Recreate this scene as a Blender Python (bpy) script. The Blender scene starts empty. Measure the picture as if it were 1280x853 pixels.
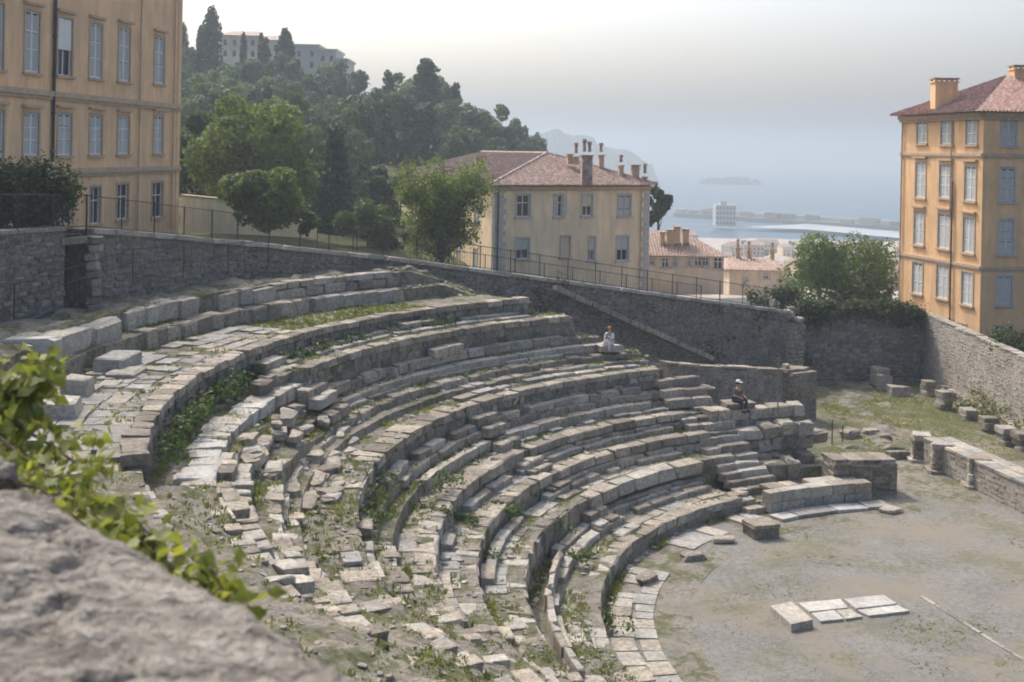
import bpy, math, random
import numpy as np
from mathutils import Matrix, Vector, Euler
R = math.radians
random.seed(7); rng = np.random.default_rng(7)
S = bpy.context.scene
COL = S.collection

# ---------------------------------------------------------------- camera
FPX, YH, ROLL, CAMZ = 1500.0, 190.4, 0.02, 15.0
cd = bpy.data.cameras.new('camera'); cam = bpy.data.objects.new('camera', cd); COL.objects.link(cam)
cd.sensor_fit = 'HORIZONTAL'; cd.sensor_width = 36.0; cd.lens = FPX / 1280 * 36.0
cd.shift_y = -(426.5 - YH) / 1280
cam.matrix_world = Matrix.Translation((0, 0, CAMZ)) @ Matrix.Rotation(R(90), 4, 'X') @ Matrix.Rotation(ROLL, 4, 'Z')
cd.clip_start = 0.1; cd.clip_end = 60000
cd.dof.use_dof = True; cd.dof.focus_distance = 55; cd.dof.aperture_fstop = 4.5
S.camera = cam

# ---------------------------------------------------------------- light
SUN = Vector((-0.45, 0.75, 0.98)).normalized()
W = bpy.data.worlds.new('World'); S.world = W; W.use_nodes = True
nt = W.node_tree; bg = nt.nodes['Background']
sky = nt.nodes.new('ShaderNodeTexSky'); sky.sky_type = 'NISHITA'; sky.sun_disc = False
sky.sun_elevation = math.asin(SUN.z); sky.sun_rotation = math.atan2(SUN.x, SUN.y)
sky.altitude = 50; sky.air_density = 1.0; sky.dust_density = 7.0; sky.ozone_density = 3.0
nt.links.new(sky.outputs[0], bg.inputs[0]); bg.inputs[1].default_value = 0.15
sl = bpy.data.lights.new('sun', 'SUN'); so = bpy.data.objects.new('sun', sl); COL.objects.link(so)
sl.energy = 1.65; sl.angle = R(0.6); sl.color = (1.0, 0.97, 0.92)
so.rotation_euler = SUN.to_track_quat('Z', 'Y').to_euler()
S.view_settings.view_transform = 'Standard'; S.view_settings.look = 'None'
S.view_settings.exposure = 0.92; S.view_settings.gamma = 1.0
S.cycles.use_denoising = True
S.cycles.filter_width = 1.9
S.cycles.max_bounces = 6; S.cycles.volume_bounces = 1; S.cycles.transparent_max_bounces = 8

# ---------------------------------------------------------------- helpers
def uv2(px, py):
    u, v = px - 640, py - YH; c, s = math.cos(ROLL), math.sin(ROLL)
    return u * c + v * s, -u * s + v * c
def PZ(px, py, z):            # pixel -> point on the level z
    u, v = uv2(px, py); d = FPX * (CAMZ - z) / v
    return Vector((u * d / FPX, d, z))
def PD(px, py, d):            # pixel -> point at depth d
    u, v = uv2(px, py)
    return Vector((u * d / FPX, d, CAMZ - v * d / FPX))
def HIT(px, py, A, B):        # pixel -> (metres along the plan line A-B, height)
    u, v = uv2(px, py); k = u / FPX
    t = (k * A[1] - A[0]) / ((B[0] - A[0]) - k * (B[1] - A[1]))
    d = A[1] + t * (B[1] - A[1])
    return t * math.hypot(B[0] - A[0], B[1] - A[1]), CAMZ - v * d / FPX

def obj(name, V, F, mat, parent=None, smooth=False, loc=None, rz=0.0):
    me = bpy.data.meshes.new(name)
    me.from_pydata([tuple(map(float, v)) for v in V] if not isinstance(V, np.ndarray) else V.tolist(), [], F if isinstance(F, list) else F.tolist())
    for m in (mat if isinstance(mat, (list, tuple)) else [mat]):
        me.materials.append(m)
    if smooth: me.shade_smooth()
    o = bpy.data.objects.new(name, me); COL.objects.link(o)
    if parent: o.parent = parent
    if loc is not None: o.location = loc
    o.rotation_euler.z = rz
    return o
def inst(src_me, name, parent, loc, rot, scale):
    o = bpy.data.objects.new(name, src_me); COL.objects.link(o)
    if parent: o.parent = parent
    o.location = loc; o.rotation_euler = rot; o.scale = scale
    return o
def tag(o, label=None, cat=None, group=None, kind=None):
    if label: o['label'] = label
    if cat: o['category'] = cat
    if group: o['group'] = group
    if kind: o['kind'] = kind
    return o
def thing(name, label, cat, loc=(0, 0, 0), rz=0.0, group=None):
    o = bpy.data.objects.new(name, None); COL.objects.link(o); o.location = loc; o.rotation_euler.z = rz
    o.empty_display_size = 0.2
    return tag(o, label, cat, group)

class MB:                      # collects simple shapes into one mesh
    def __init__(s): s.V = []; s.F = []; s.M = []
    def add(s, V, F, m=0):
        n = len(s.V); s.V += [tuple(v) for v in V]; s.F += [tuple(i + n for i in f) for f in F]; s.M += [m] * len(F)
    def quad(s, a, b, c, d, m=0): s.add([a, b, c, d], [(0, 1, 2, 3)], m)
    def box(s, x0, y0, z0, x1, y1, z1, m=0, fr=None):
        V = [(x, y, z) for x in (x0, x1) for y in (y0, y1) for z in (z0, z1)]
        if fr: V = [fr(*v) for v in V]
        s.add(V, [(0, 1, 3, 2), (4, 6, 7, 5), (0, 4, 5, 1), (2, 3, 7, 6), (0, 2, 6, 4), (1, 5, 7, 3)], m)
    def tube(s, pts, rad, n=6, m=0, cap=True):
        pts = [Vector(p) for p in pts]
        if not isinstance(rad, (list, tuple)): rad = [rad] * len(pts)
        base = len(s.V)
        for i, p in enumerate(pts):
            t = (pts[min(i + 1, len(pts) - 1)] - pts[max(i - 1, 0)]).normalized()
            a = t.orthogonal().normalized() if abs(t.z) > .9 else t.cross(Vector((0, 0, 1))).normalized()
            b = t.cross(a)
            for k in range(n):
                q = 2 * math.pi * k / n
                s.V.append(tuple(p + (a * math.cos(q) + b * math.sin(q)) * rad[i]))
        for i in range(len(pts) - 1):
            for k in range(n):
                k2 = (k + 1) % n
                s.F.append((base + i * n + k, base + i * n + k2, base + (i + 1) * n + k2, base + (i + 1) * n + k)); s.M.append(m)
        if cap:
            s.F.append(tuple(base + k for k in range(n))[::-1]); s.M.append(m)
            s.F.append(tuple(base + (len(pts) - 1) * n + k for k in range(n))); s.M.append(m)
    def build(s, name, mat, parent=None, smooth=False, loc=None, rz=0.0):
        o = obj(name, s.V, s.F, mat, parent, smooth, loc, rz)
        if any(s.M): o.data.polygons.foreach_set('material_index', s.M)
        return o

# value noise for the ground shapes
_tab = rng.random((256, 256))
def noise2(x, y):
    x = np.asarray(x, float); y = np.asarray(y, float)
    xi = np.floor(x).astype(int); yi = np.floor(y).astype(int); fx = x - xi; fy = y - yi
    fx = fx * fx * (3 - 2 * fx); fy = fy * fy * (3 - 2 * fy)
    g = lambda a, b: _tab[a % 256, b % 256]
    return (g(xi, yi) * (1 - fx) + g(xi + 1, yi) * fx) * (1 - fy) + (g(xi, yi + 1) * (1 - fx) + g(xi + 1, yi + 1) * fx) * fy - .5
def fbm(x, y, o=4):
    r = 0; a = 1
    for i in range(o): r = r + a * noise2(x + 17 * i, y + 31 * i); x = x * 2.1; y = y * 2.1; a *= .5
    return r

# ---------------------------------------------------------------- materials
def mk(name):
    m = bpy.data.materials.new(name); m.use_nodes = True; n = m.node_tree
    return m, n, n.nodes['Principled BSDF']
def nd(n, t, **k):
    x = n.nodes.new('ShaderNode' + t)
    for a, v in k.items(): setattr(x, a, v)
    return x
def noise(n, vec, sc, det=4, rough=.6):
    x = nd(n, 'TexNoise'); x.inputs['Scale'].default_value = sc; x.inputs['Detail'].default_value = det; x.inputs['Roughness'].default_value = rough
    n.links.new(vec, x.inputs['Vector']); return x.outputs['Fac']
def ramp(n, fac, stops):
    x = nd(n, 'ValToRGB'); n.links.new(fac, x.inputs[0]); e = x.color_ramp.elements
    while len(e) < len(stops): e.new(.5)
    for i, (p, c) in enumerate(stops):
        e[i].position = p; e[i].color = (*c, 1) if len(c) == 3 else c
    return x.outputs[0]
def mix(n, fac, a, b, mode='MIX'):
    x = nd(n, 'Mix', data_type='RGBA', blend_type=mode)
    for s, v in ((x.inputs[0], fac), (x.inputs[6], a), (x.inputs[7], b)):
        if hasattr(v, 'is_output'): n.links.new(v, s)
        elif isinstance(v, tuple): s.default_value = (*v, 1)
        else: s.default_value = v
    return x.outputs[2]
def mth(n, op, a, b=0.0):
    x = nd(n, 'Math', operation=op)
    for s, v in ((x.inputs[0], a), (x.inputs[1], b)):
        if hasattr(v, 'is_output'): n.links.new(v, s)
        else: s.default_value = v
    return x.outputs[0]
def bump(n, bs, h, st, dist=.05):
    b = nd(n, 'Bump'); b.inputs['Strength'].default_value = st; b.inputs['Distance'].default_value = dist
    n.links.new(h, b.inputs['Height']); n.links.new(b.outputs[0], bs.inputs['Normal'])
def pos(n): return nd(n, 'NewGeometry').outputs['Position']
def g3(r): return (r, r, r)

def stone_mat(name, dark, mid, light, fine=7.0, streak=0.0, coarse=.9, var=.45, moss=.35, bmp=.6, mosscol=(.075, .085, .03)):
    m, n, b = mk(name); p = pos(n)
    a = noise(n, p, coarse, 5, .65); f = noise(n, p, fine, 6, .7)
    c = ramp(n, f, [(.28, dark), (.5, mid), (.72, light)])
    c = mix(n, .7, c, ramp(n, a, [(.3, g3(.62)), (.7, g3(1.2))]), 'MULTIPLY')
    rnd = nd(n, 'ObjectInfo').outputs['Random']
    c = mix(n, var, c, ramp(n, rnd, [(0, (.45, .42, .38)), (.45, (.95, .93, .9)), (1, (1.45, 1.4, 1.32))]), 'MULTIPLY')
    lf = ramp(n, noise(n, p, 2.3, 5, .7), [(.55, g3(0)), (.68, g3(1))])
    c = mix(n, mth(n, 'MULTIPLY', lf, moss), c, mosscol)
    if streak:
        mp = nd(n, 'Mapping'); n.links.new(p, mp.inputs[0]); mp.inputs['Rotation'].default_value = (0, 0, R(41)); mp.inputs['Scale'].default_value = (3.0, 17.0, 9.0)
        sk_ = noise(n, mp.outputs[0], 1.0, 5, .7); c = mix(n, streak, c, ramp(n, sk_, [(.36, g3(.35)), (.46, g3(.95)), (.7, g3(1.2))]), 'MULTIPLY'); f = mth(n, 'ADD', f, mth(n, 'MULTIPLY', sk_, 2.0))
    n.links.new(c, b.inputs['Base Color']); b.inputs['Roughness'].default_value = .95
    b.inputs['Specular IOR Level'].default_value = .15
    bump(n, b, mth(n, 'ADD', f, noise(n, p, fine * 4, 3)), bmp, .05)
    return m
M = {}
M['stone'] = stone_mat('limestone', (.17, .145, .112), (.36, .315, .25), (.54, .485, .40))
M['pale'] = stone_mat('pale_limestone', (.23, .205, .17), (.41, .375, .315), (.56, .52, .45), var=.3, moss=.2)
M['brown'] = stone_mat('brown_stone', (.14, .12, .093), (.26, .225, .18), (.40, .36, .30), moss=.4)
M['dark'] = stone_mat('dark_rubble', (.10, .095, .088), (.215, .20, .18), (.38, .355, .32), fine=4.5, moss=.45, bmp=.9)
M['wallr'] = stone_mat('warm_rubble', (.19, .17, .145), (.36, .325, .28), (.5, .46, .41), fine=5, moss=.25, bmp=.8)
M['slab'] = stone_mat('paving_slab', (.19, .18, .16), (.31, .295, .265), (.43, .41, .375), fine=6, moss=.4, var=.35, bmp=.4)
M['marble'] = stone_mat('white_slab', (.31, .29, .255), (.44, .42, .375), (.55, .53, .48), moss=.15, var=.2, bmp=.3)
M['rock'] = stone_mat('near_rock', (.16, .142, .12), (.41, .37, .315), (.62, .57, .50), fine=16, streak=.9, coarse=2.5, moss=.08, bmp=1.0)

def plain(name, col, rough=.8, metal=0.0, var=.12, sc=3.0, bmp=.15):
    m, n, b = mk(name); p = pos(n); f = noise(n, p, sc, 5, .65)
    c = mix(n, 1.0, col, ramp(n, f, [(.25, g3(1 - var * 2)), (.75, g3(1 + var))]), 'MULTIPLY')
    n.links.new(c, b.inputs['Base Color']); b.inputs['Roughness'].default_value = rough; b.inputs['Metallic'].default_value = metal
    b.inputs['Specular IOR Level'].default_value = .3
    if bmp: bump(n, b, noise(n, p, sc * 8, 3), bmp, .02)
    return m
def plaster(name, col, stain=(.72, .74, .78)):
    m, n, b = mk(name); p = pos(n)
    mp = nd(n, 'Mapping'); n.links.new(p, mp.inputs[0]); mp.inputs['Scale'].default_value = (1.3, 1.3, .22)
    st = ramp(n, noise(n, mp.outputs[0], 1.2, 6, .7), [(.35, g3(.72)), (.6, g3(1.04))])
    c = mix(n, .8, col, st, 'MULTIPLY')
    c = mix(n, mth(n, 'MULTIPLY', ramp(n, noise(n, p, .35, 5, .6), [(.46, g3(0)), (.62, g3(1))]), .6), c, tuple(x * y for x, y in zip(col, stain)))
    n.links.new(c, b.inputs['Base Color']); b.inputs['Roughness'].default_value = .9; b.inputs['Specular IOR Level'].default_value = .2
    bump(n, b, noise(n, p, 14, 4), .25, .01)
    return m
M['orange'] = plaster('orange_plaster', (.86, .55, .30))
M['amber'] = plaster('amber_plaster', (.82, .51, .26))
M['yellow'] = plaster('yellow_plaster', (.88, .69, .44))
M['cream'] = plaster('cream_plaster', (.66, .57, .44))
M['trim'] = plain('stone_trim', (.52, .38, .25), .85)
M['greytrim'] = plain('grey_trim', (.48, .46, .42), .85)
M['shutter'] = plain('grey_shutter', (.74, .72, .66), .6, var=.06, bmp=0)
M['slat'] = plain('shutter_slats', (.50, .50, .47), .65, var=.06, bmp=0)
M['shutterb'] = plain('brown_shutter', (.6, .55, .49), .6, var=.06, bmp=0)
M['whitep'] = plain('white_paint', (.75, .75, .73), .5, var=.04, bmp=0)
M['metal'] = plain('dark_iron', (.05, .05, .05), .55, .4, bmp=0)
M['pipe'] = plain('rusty_pipe', (.16, .09, .06), .6, .2, bmp=0)
M['galv'] = plain('grey_railing', (.2, .195, .19), .5, .3, bmp=0)
M['asphalt'] = plain('asphalt', (.10, .10, .10), .9, sc=1.0)
M['kerb'] = plain('kerb_stone', (.55, .53, .49), .9)
M['bark'] = plain('bark', (.10, .075, .055), .95, var=.4, sc=6)
m, n, b = mk('glass'); b.inputs['Base Color'].default_value = (.03, .035, .04, 1); b.inputs['Roughness'].default_value = .08; M['glass'] = m

def tiles(name, a, c, d):
    m, n, b = mk(name); p = pos(n)
    k = ramp(n, noise(n, p, 2.2, 6, .75), [(.3, a), (.5, c), (.72, d)])
    k = mix(n, .6, k, ramp(n, noise(n, p, 5, 2), [(.35, g3(.4)), (.65, g3(1.5))]), 'MULTIPLY')
    n.links.new(k, b.inputs['Base Color']); b.inputs['Roughness'].default_value = .9
    bump(n, b, noise(n, p, 9, 3), .5, .03)
    return m
M['tiles'] = tiles('terracotta_tiles', (.21, .14, .11), (.37, .26, .205), (.52, .41, .34))
M['tilesr'] = tiles('red_tiles', (.25, .14, .11), (.36, .22, .175), (.46, .32, .27))

def leafmat(name, a, c, d, trans=.35, sc=1.2):
    m, n, b = mk(name); p = pos(n)
    k = ramp(n, noise(n, p, sc, 4, .65), [(.3, a), (.5, c), (.7, d)])
    rnd = nd(n, 'ObjectInfo').outputs['Random']
    k = mix(n, .6, k, ramp(n, rnd, [(0, (.65, .72, .75)), (.5, g3(1.0)), (1, (1.3, 1.25, .95))]), 'MULTIPLY')
    n.links.new(k, b.inputs['Base Color']); b.inputs['Roughness'].default_value = .6; b.inputs['Specular IOR Level'].default_value = .25
    t = nd(n, 'BsdfTranslucent'); n.links.new(mix(n, 1.0, k, (1.6, 1.7, .7), 'MULTIPLY'), t.inputs[0])
    ms = nd(n, 'MixShader'); ms.inputs[0].default_value = trans
    n.links.new(b.outputs[0], ms.inputs[1]); n.links.new(t.outputs[0], ms.inputs[2])
    n.links.new(ms.outputs[0], n.nodes['Material Output'].inputs[0])
    return m
M['leaf'] = leafmat('green_leaves', (.04, .062, .026), (.07, .10, .038), (.11, .145, .052))
M['leafb'] = leafmat('bright_leaves', (.05, .08, .025), (.085, .12, .038), (.14, .17, .06), .45)
M['leafd'] = leafmat('dark_leaves', (.024, .04, .027), (.04, .06, .038), (.06, .085, .05), .25)
M['leafh'] = leafmat('hill_leaves', (.042, .066, .042), (.072, .10, .06), (.105, .135, .078), .38, .25)
M['leafp'] = leafmat('poplar_leaves', (.06, .088, .03), (.10, .135, .05), (.155, .18, .075), .45)
M['ivy'] = leafmat('ivy_leaves', (.02, .035, .012), (.04, .06, .02), (.07, .09, .03), .3, 2.5)
M['vine'] = leafmat('vine_leaves', (.10, .125, .03), (.19, .205, .055), (.34, .32, .13), .35, 16)
M['drygrass'] = leafmat('dry_grass', (.12, .135, .055), (.18, .19, .085), (.27, .26, .13), .3, 1.0)
M['grass'] = leafmat('grass_blades', (.07, .09, .025), (.12, .135, .04), (.21, .2, .08), .4, 1.0)

def ground_mat(name, cols, grass, gcov, gsc=.35, dirt=None, fine=14, bmp=.7, gcol=((.07, .085, .03), (.16, .155, .07))):
    m, n, b = mk(name); p = pos(n)
    f = noise(n, p, fine, 6, .75)
    c = ramp(n, f, [(.3, cols[0]), (.5, cols[1]), (.7, cols[2])])
    c = mix(n, .8, c, ramp(n, noise(n, p, .5, 5, .65), [(.3, g3(.75)), (.7, g3(1.15))]), 'MULTIPLY')
    c = mix(n, .9, c, ramp(n, noise(n, p, 5, 4, .75), [(.35, g3(.78)), (.5, g3(1.0)), (.68, g3(1.18))]), 'MULTIPLY')
    if dirt: c = mix(n, ramp(n, noise(n, p, .22, 5, .6), [(.48, g3(0)), (.6, g3(1))]), c, dirt)
    gm = mth(n, 'ADD', noise(n, p, gsc, 6, .72), mth(n, 'MULTIPLY', mth(n, 'SUBTRACT', noise(n, p, 3.5, 4, .7), .5), .5))
    gm = ramp(n, gm, [(gcov, g3(0)), (gcov + .12, g3(1))])
    gc = ramp(n, noise(n, p, 6, 4, .7), [(.35, gcol[0]), (.7, gcol[1])])
    c = mix(n, mth(n, 'MULTIPLY', gm, grass), c, gc)
    n.links.new(c, b.inputs['Base Color']); b.inputs['Roughness'].default_value = .97; b.inputs['Specular IOR Level'].default_value = .1
    bump(n, b, mth(n, 'ADD', f, noise(n, p, fine * 4, 2)), bmp, .05)
    return m
M['terrace'] = ground_mat('terrace_earth', ((.13, .113, .09), (.265, .235, .19), (.42, .385, .325)), .85, .465, .9)
M['gravel'] = ground_mat('orchestra_gravel', ((.165, .155, .135), (.265, .25, .22), (.38, .36, .32)), .55, .5, .28, (.29, .255, .2), 22, gcol=((.13, .13, .06), (.24, .22, .12)))
M['turf'] = ground_mat('turf', ((.16, .14, .1), (.25, .22, .16), (.34, .31, .24)), .95, .42, .3)
M['rubbleslope'] = ground_mat('rubble_slope', ((.05, .045, .04), (.13, .12, .105), (.27, .25, .22)), .5, .58, .7, fine=6, bmp=1)
M['hill'] = ground_mat('hill_ground', ((.03, .04, .02), (.05, .06, .03), (.08, .08, .04)), .9, .4, .1)
M['town'] = ground_mat('town_ground', ((.30, .26, .22), (.42, .36, .3), (.5, .44, .38)), .5, .56, .02, fine=.3)
# ================================================================ THE SETTING
# ---- theatre geometry: concentric rings round the middle of the orchestra
CX, CY = 19.56, 37.32
def pol(r, th, z=0.0):
    return Vector((CX + r * math.cos(R(th)), CY + r * math.sin(R(th)), z))
# plan of the outer retaining wall (x, y, top)
WALLP = [(-20.5, 30, 12.1), (-18, 38, 11.95), (-16, 46, 11.65), (-12.5, 56, 10.5), (-6.5, 63, 9.3), (18.7, 80, 4.7)]
def rmax_theta(th):
    c, s = math.cos(R(th)), math.sin(R(th)); best = 60.0
    for (ax, ay, _), (bx, by, _) in zip(WALLP[:-1], WALLP[1:]):
        dx, dy = bx - ax, by - ay; det = -c * dy + s * dx
        if abs(det) < 1e-9: continue
        rx, ry = ax - CX, ay - CY
        t = (-rx * dy + ry * dx) / det; q = (c * ry - s * rx) / det
        if t > 0 and -1e-6 <= q <= 1 + 1e-6: best = min(best, t)
    return best
# tread heights: (radius where the step begins, level on the step)
STEPS = [(0, 0.0), (16.4, .55), (18.8, 1.6), (20.3, 2.3), (21.65, 2.98), (22.85, 3.36), (23.35, 3.68), (23.95, 4.6),
         (25.5, 4.85), (26.1, 5.12), (26.9, 5.45), (27.35, 5.82), (27.8, 6.85), (29.45, 7.45), (33.65, 8.05), (34.55, 8.8)]
# angular span of each step (right end, left end) in degrees
SPAN = [(80, 300), (125, 196), (123, 194), (104, 196), (106, 195), (112, 178), (113, 197), (120, 199), (119, 194), (119, 168),
        (122, 166), (123, 170), (126, 197), (128.5, 199), (139, 172), (137, 172)]
STEPSPAN = [(r0, a[1]) for (r0, _), a in zip(STEPS, SPAN)]
def emb(x): return np.clip(6.6 - .43 * x, 0, 9.2)
def theatre_z(r, th):
    """level of the ground under the stones"""
    x = CX + r * np.cos(np.radians(th)); y = CY + r * np.sin(np.radians(th))
    z = np.zeros_like(r)
    cone = np.clip((r - 15.7) * .555, 0, 7.4) + np.clip(r - 33.6, 0, 2.2) * .6
    wob = 2.5 * fbm(r * .9 + 3, th * .05, 3)
    for (r0, h), (a0, a1) in zip(STEPS, SPAN):
        hh = np.full_like(r, h)
        e = np.clip((th + wob - a1 - 2) / 9.0, 0, 1); e = e * e * (3 - 2 * e)
        hh = hh * (1 - e * .38) + cone * e * .38
        if h > 0:
            out = th < a0
            hh = np.where(out, np.where(y > 57.0, np.minimum(emb(x), h), np.minimum(h, np.maximum(.2, h * .45))), hh)
        z = np.where(r >= r0 + .06, hh, z)
    z = np.where((th > 166.5) & (th < 197) & (r > 27.86) & (r < 29.5), np.minimum(z, 6.36), z)
    z = np.where((r < 16.5) & (th < 126), 0.0, z)
    z = np.where((y > 57.0) & (r > 20) & (th < 119), np.minimum(z, emb(x)), z)
    ex = np.clip((th - 188) / 10, 0, 1)
    low = np.clip((r - 15.5) / 3, 0, 1)
    z = z + low * (.05 + .16 * ex) * fbm(x * 1.1, y * 1.1, 4) + low * .05 * fbm(x * 4, y * 4, 3)
    rub = ((th < 119) & (y > 57) & (r > 22)) | (r > 35)
    z = z + np.where(rub, .35 * fbm(x * .9, y * .9, 5), 0)
    z = np.where((x > 17.5) & (y < 62), np.minimum(z, 0.0), z)
    return z
rr = np.concatenate([[13.5, 15.0, 16.0], np.arange(16.3, 36.0, .085), np.arange(36.0, 44, .4)])
tt = np.concatenate([np.arange(84, 200, .42), np.arange(200, 262, .42)])
TH, RR = np.meshgrid(tt, rr, indexing='ij')
rm = np.array([rmax_theta(t) for t in tt]); rm = np.where(tt > 186, np.minimum(rm, 40.6), rm)
RR = np.minimum(RR, rm[:, None])
ZZ = theatre_z(RR, TH)
ZZ = np.where(RR < 16.2, ZZ - .015, ZZ)
XX = CX + RR * np.cos(np.radians(TH)); YY = CY + RR * np.sin(np.radians(TH))
nT, nR = RR.shape
idx = np.arange(nT * nR).reshape(nT, nR)
F = np.stack([idx[:-1, :-1], idx[1:, :-1], idx[1:, 1:], idx[:-1, 1:]], -1)
ok = (RR[:-1, 1:] - RR[:-1, :-1] > .001) & (RR[1:, 1:] - RR[1:, :-1] > .001)
F = F[ok]
V = np.stack([XX, YY, ZZ], -1).reshape(-1, 3)
tag(obj('terrace_ground', V, F[:, ::-1], M['terrace'], smooth=False), kind='structure')
def tz(r, th): return float(theatre_z(np.array([float(r)]), np.array([float(th)]))[0])
def txy(x, y):
    return tz(math.hypot(x - CX, y - CY), math.degrees(math.atan2(y - CY, x - CX)) % 360)

# ---- orchestra floor and the grass behind the stage
def sheet(name, x0, y0, x1, y1, step, zf, mat):
    xs = np.arange(x0, x1 + 1e-6, step); ys = np.arange(y0, y1 + 1e-6, step)
    X, Y = np.meshgrid(xs, ys, indexing='ij'); Z = zf(X, Y)
    i = np.arange(X.size).reshape(X.shape)
    F = np.stack([i[:-1, :-1], i[1:, :-1], i[1:, 1:], i[:-1, 1:]], -1).reshape(-1, 4)
    return tag(obj(name, np.stack([X, Y, Z], -1).reshape(-1, 3), F, mat, smooth=True), kind='structure')
sheet('gravel_floor', 2, 8, 46, 62, .5, lambda X, Y: -.02 + .03 * fbm(X * .6, Y * .6), M['gravel'])
sheet('turf_ground', 10, 58, 30, 83, .5, lambda X, Y: np.clip((Y - 61) * .06, 0, .0) + np.where(Y < 60.5, -.25, .01) + .06 * fbm(X * .5, Y * .5), M['turf'])

# ---- road behind the retaining wall
def road():
    V = []; F = []
    pts = [(-24, 20, 12.2)] + WALLP
    for i, (x, y, z) in enumerate(pts):
        a = Vector(pts[max(i - 1, 0)][:2]); c = Vector(pts[min(i + 1, len(pts) - 1)][:2]); t = (c - a).normalized(); nrm = Vector((-t.y, t.x))
        for k, w in enumerate((.3, 9)):
            V.append((x + nrm.x * w, y + nrm.y * w, z - .12))
    for i in range(len(pts) - 1): F.append((2 * i, 2 * i + 2, 2 * i + 3, 2 * i + 1))
    V += [(24, 83.0, 4.2), (21, 93.0, 4.2)]; k = 2 * (len(pts) - 1); F.append((k, len(V) - 2, len(V) - 1, k + 1))
    tag(obj('road', V, F, M['asphalt']), kind='structure')
road()
# ---- lowland from the road down to the shore, hill on the left, sea
def hill_z(X, Y):
    a = X / np.maximum(Y, 1) * FPX + 640
    ysk = np.interp(a, [-200, 225, 300, 434, 500, 560, 600, 640, 665, 690, 720, 800], [20, 70, 80, 106, 112, 122, 133, 150, 162, 186, 225, 330])
    zr = CAMZ - (ysk - YH) * 240 / FPX - 7.0
    foot = np.interp(a, [225, 500, 700, 800], [8.6, 7.0, 4.0, 0])
    t = np.clip((Y - 104) / (238 - 104), 0, 1); t = t * (.6 + .4 * t)
    z = foot + (zr - foot) * t
    return z - np.clip(Y - 245, 0, 300) * .12
def low_z(X, Y):
    z = np.interp(Y, [84, 100, 130, 420, 2000], [4.0, 3.2, 0, -29.5, -29.5])
    return z
sheet('lowland', -120, 90, 560, 654, 6, lambda X, Y: np.where(X < 6, -6, 0) + low_z(X, Y) + .6 * fbm(X * .05, Y * .05), M['town'])
sheet('hillside', -120, 88, 66, 330, 3, lambda X, Y: hill_z(X, Y) + .8 * fbm(X * .1, Y * .1), M['hill'])
m, n, b = mk('sea_water'); p = pos(n)
b.inputs['Base Color'].default_value = (.02, .085, .14, 1); b.inputs['Roughness'].default_value = .35; b.inputs['IOR'].default_value = 1.33; b.inputs['Specular IOR Level'].default_value = .3
mp = nd(n, 'Mapping'); n.links.new(p, mp.inputs[0]); mp.inputs['Scale'].default_value = (.35, 1.0, 1)
bump(n, b, mth(n, 'ADD', noise(n, mp.outputs[0], .12, 5, .6), mth(n, 'MULTIPLY', noise(n, mp.outputs[0], .01, 3), 2)), 1.0, 8.0)
M['sea'] = m
SEA = -32.0
tag(obj('sea', [(-9000, 300, SEA), (9000, 300, SEA), (9000, 17000, SEA), (-9000, 17000, SEA)], [(0, 1, 2, 3)], M['sea']), kind='structure')
m, n, b = mk('harbour_water_glint'); b.inputs['Base Color'].default_value = (.42, .46, .47, 1); b.inputs['Roughness'].default_value = .2; p = pos(n)  # pale base colour paints in the sunlit glint on the harbour basin
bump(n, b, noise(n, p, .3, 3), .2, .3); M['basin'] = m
# far headland and islet
def ridge(name, prof, d, depth, mat, base):
    V = []; F = []
    for (px, py) in prof:
        q = PD(px, py, d); bz = base
        V += [(q.x, d - depth * .15, bz), (q.x, d, max(q.z, bz + .5)), (q.x, d + depth, bz)]
    for i in range(len(prof) - 1):
        for k in (0, 1): F.append((3 * i + k, 3 * i + 3 + k, 3 * i + 4 + k, 3 * i + 1 + k))
    return obj(name, V, F, mat)
prof = [(620, 186), (640, 184), (664, 176), (676, 168), (690, 163), (697, 161), (705, 167), (716, 170), (728, 169), (741, 172), (747, 180), (756, 183), (768, 186), (782, 188), (794, 193), (800, 198), (808, 204), (816, 207)]
pf = []
for (a, c), (a2, c2) in zip(prof[:-1], prof[1:]):
    for k in range(6): pf.append((a + (a2 - a) * k / 6, c + (c2 - c) * k / 6 + random.uniform(-1.2, .6)))
tag(ridge('headland', pf, 1750, 900, M['hill'], SEA - 1), kind='structure')
pf = [(876, 229)] + [(878 + k * 1.5, 225.5 - (2.5 if 4 < k < 40 else 0) + random.uniform(-2.2, 1.2)) for k in range(46)] + [(952, 229)]
tag(ridge('islet', pf, 2000, 60, M['hill'], SEA - 1), kind='structure')
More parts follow.
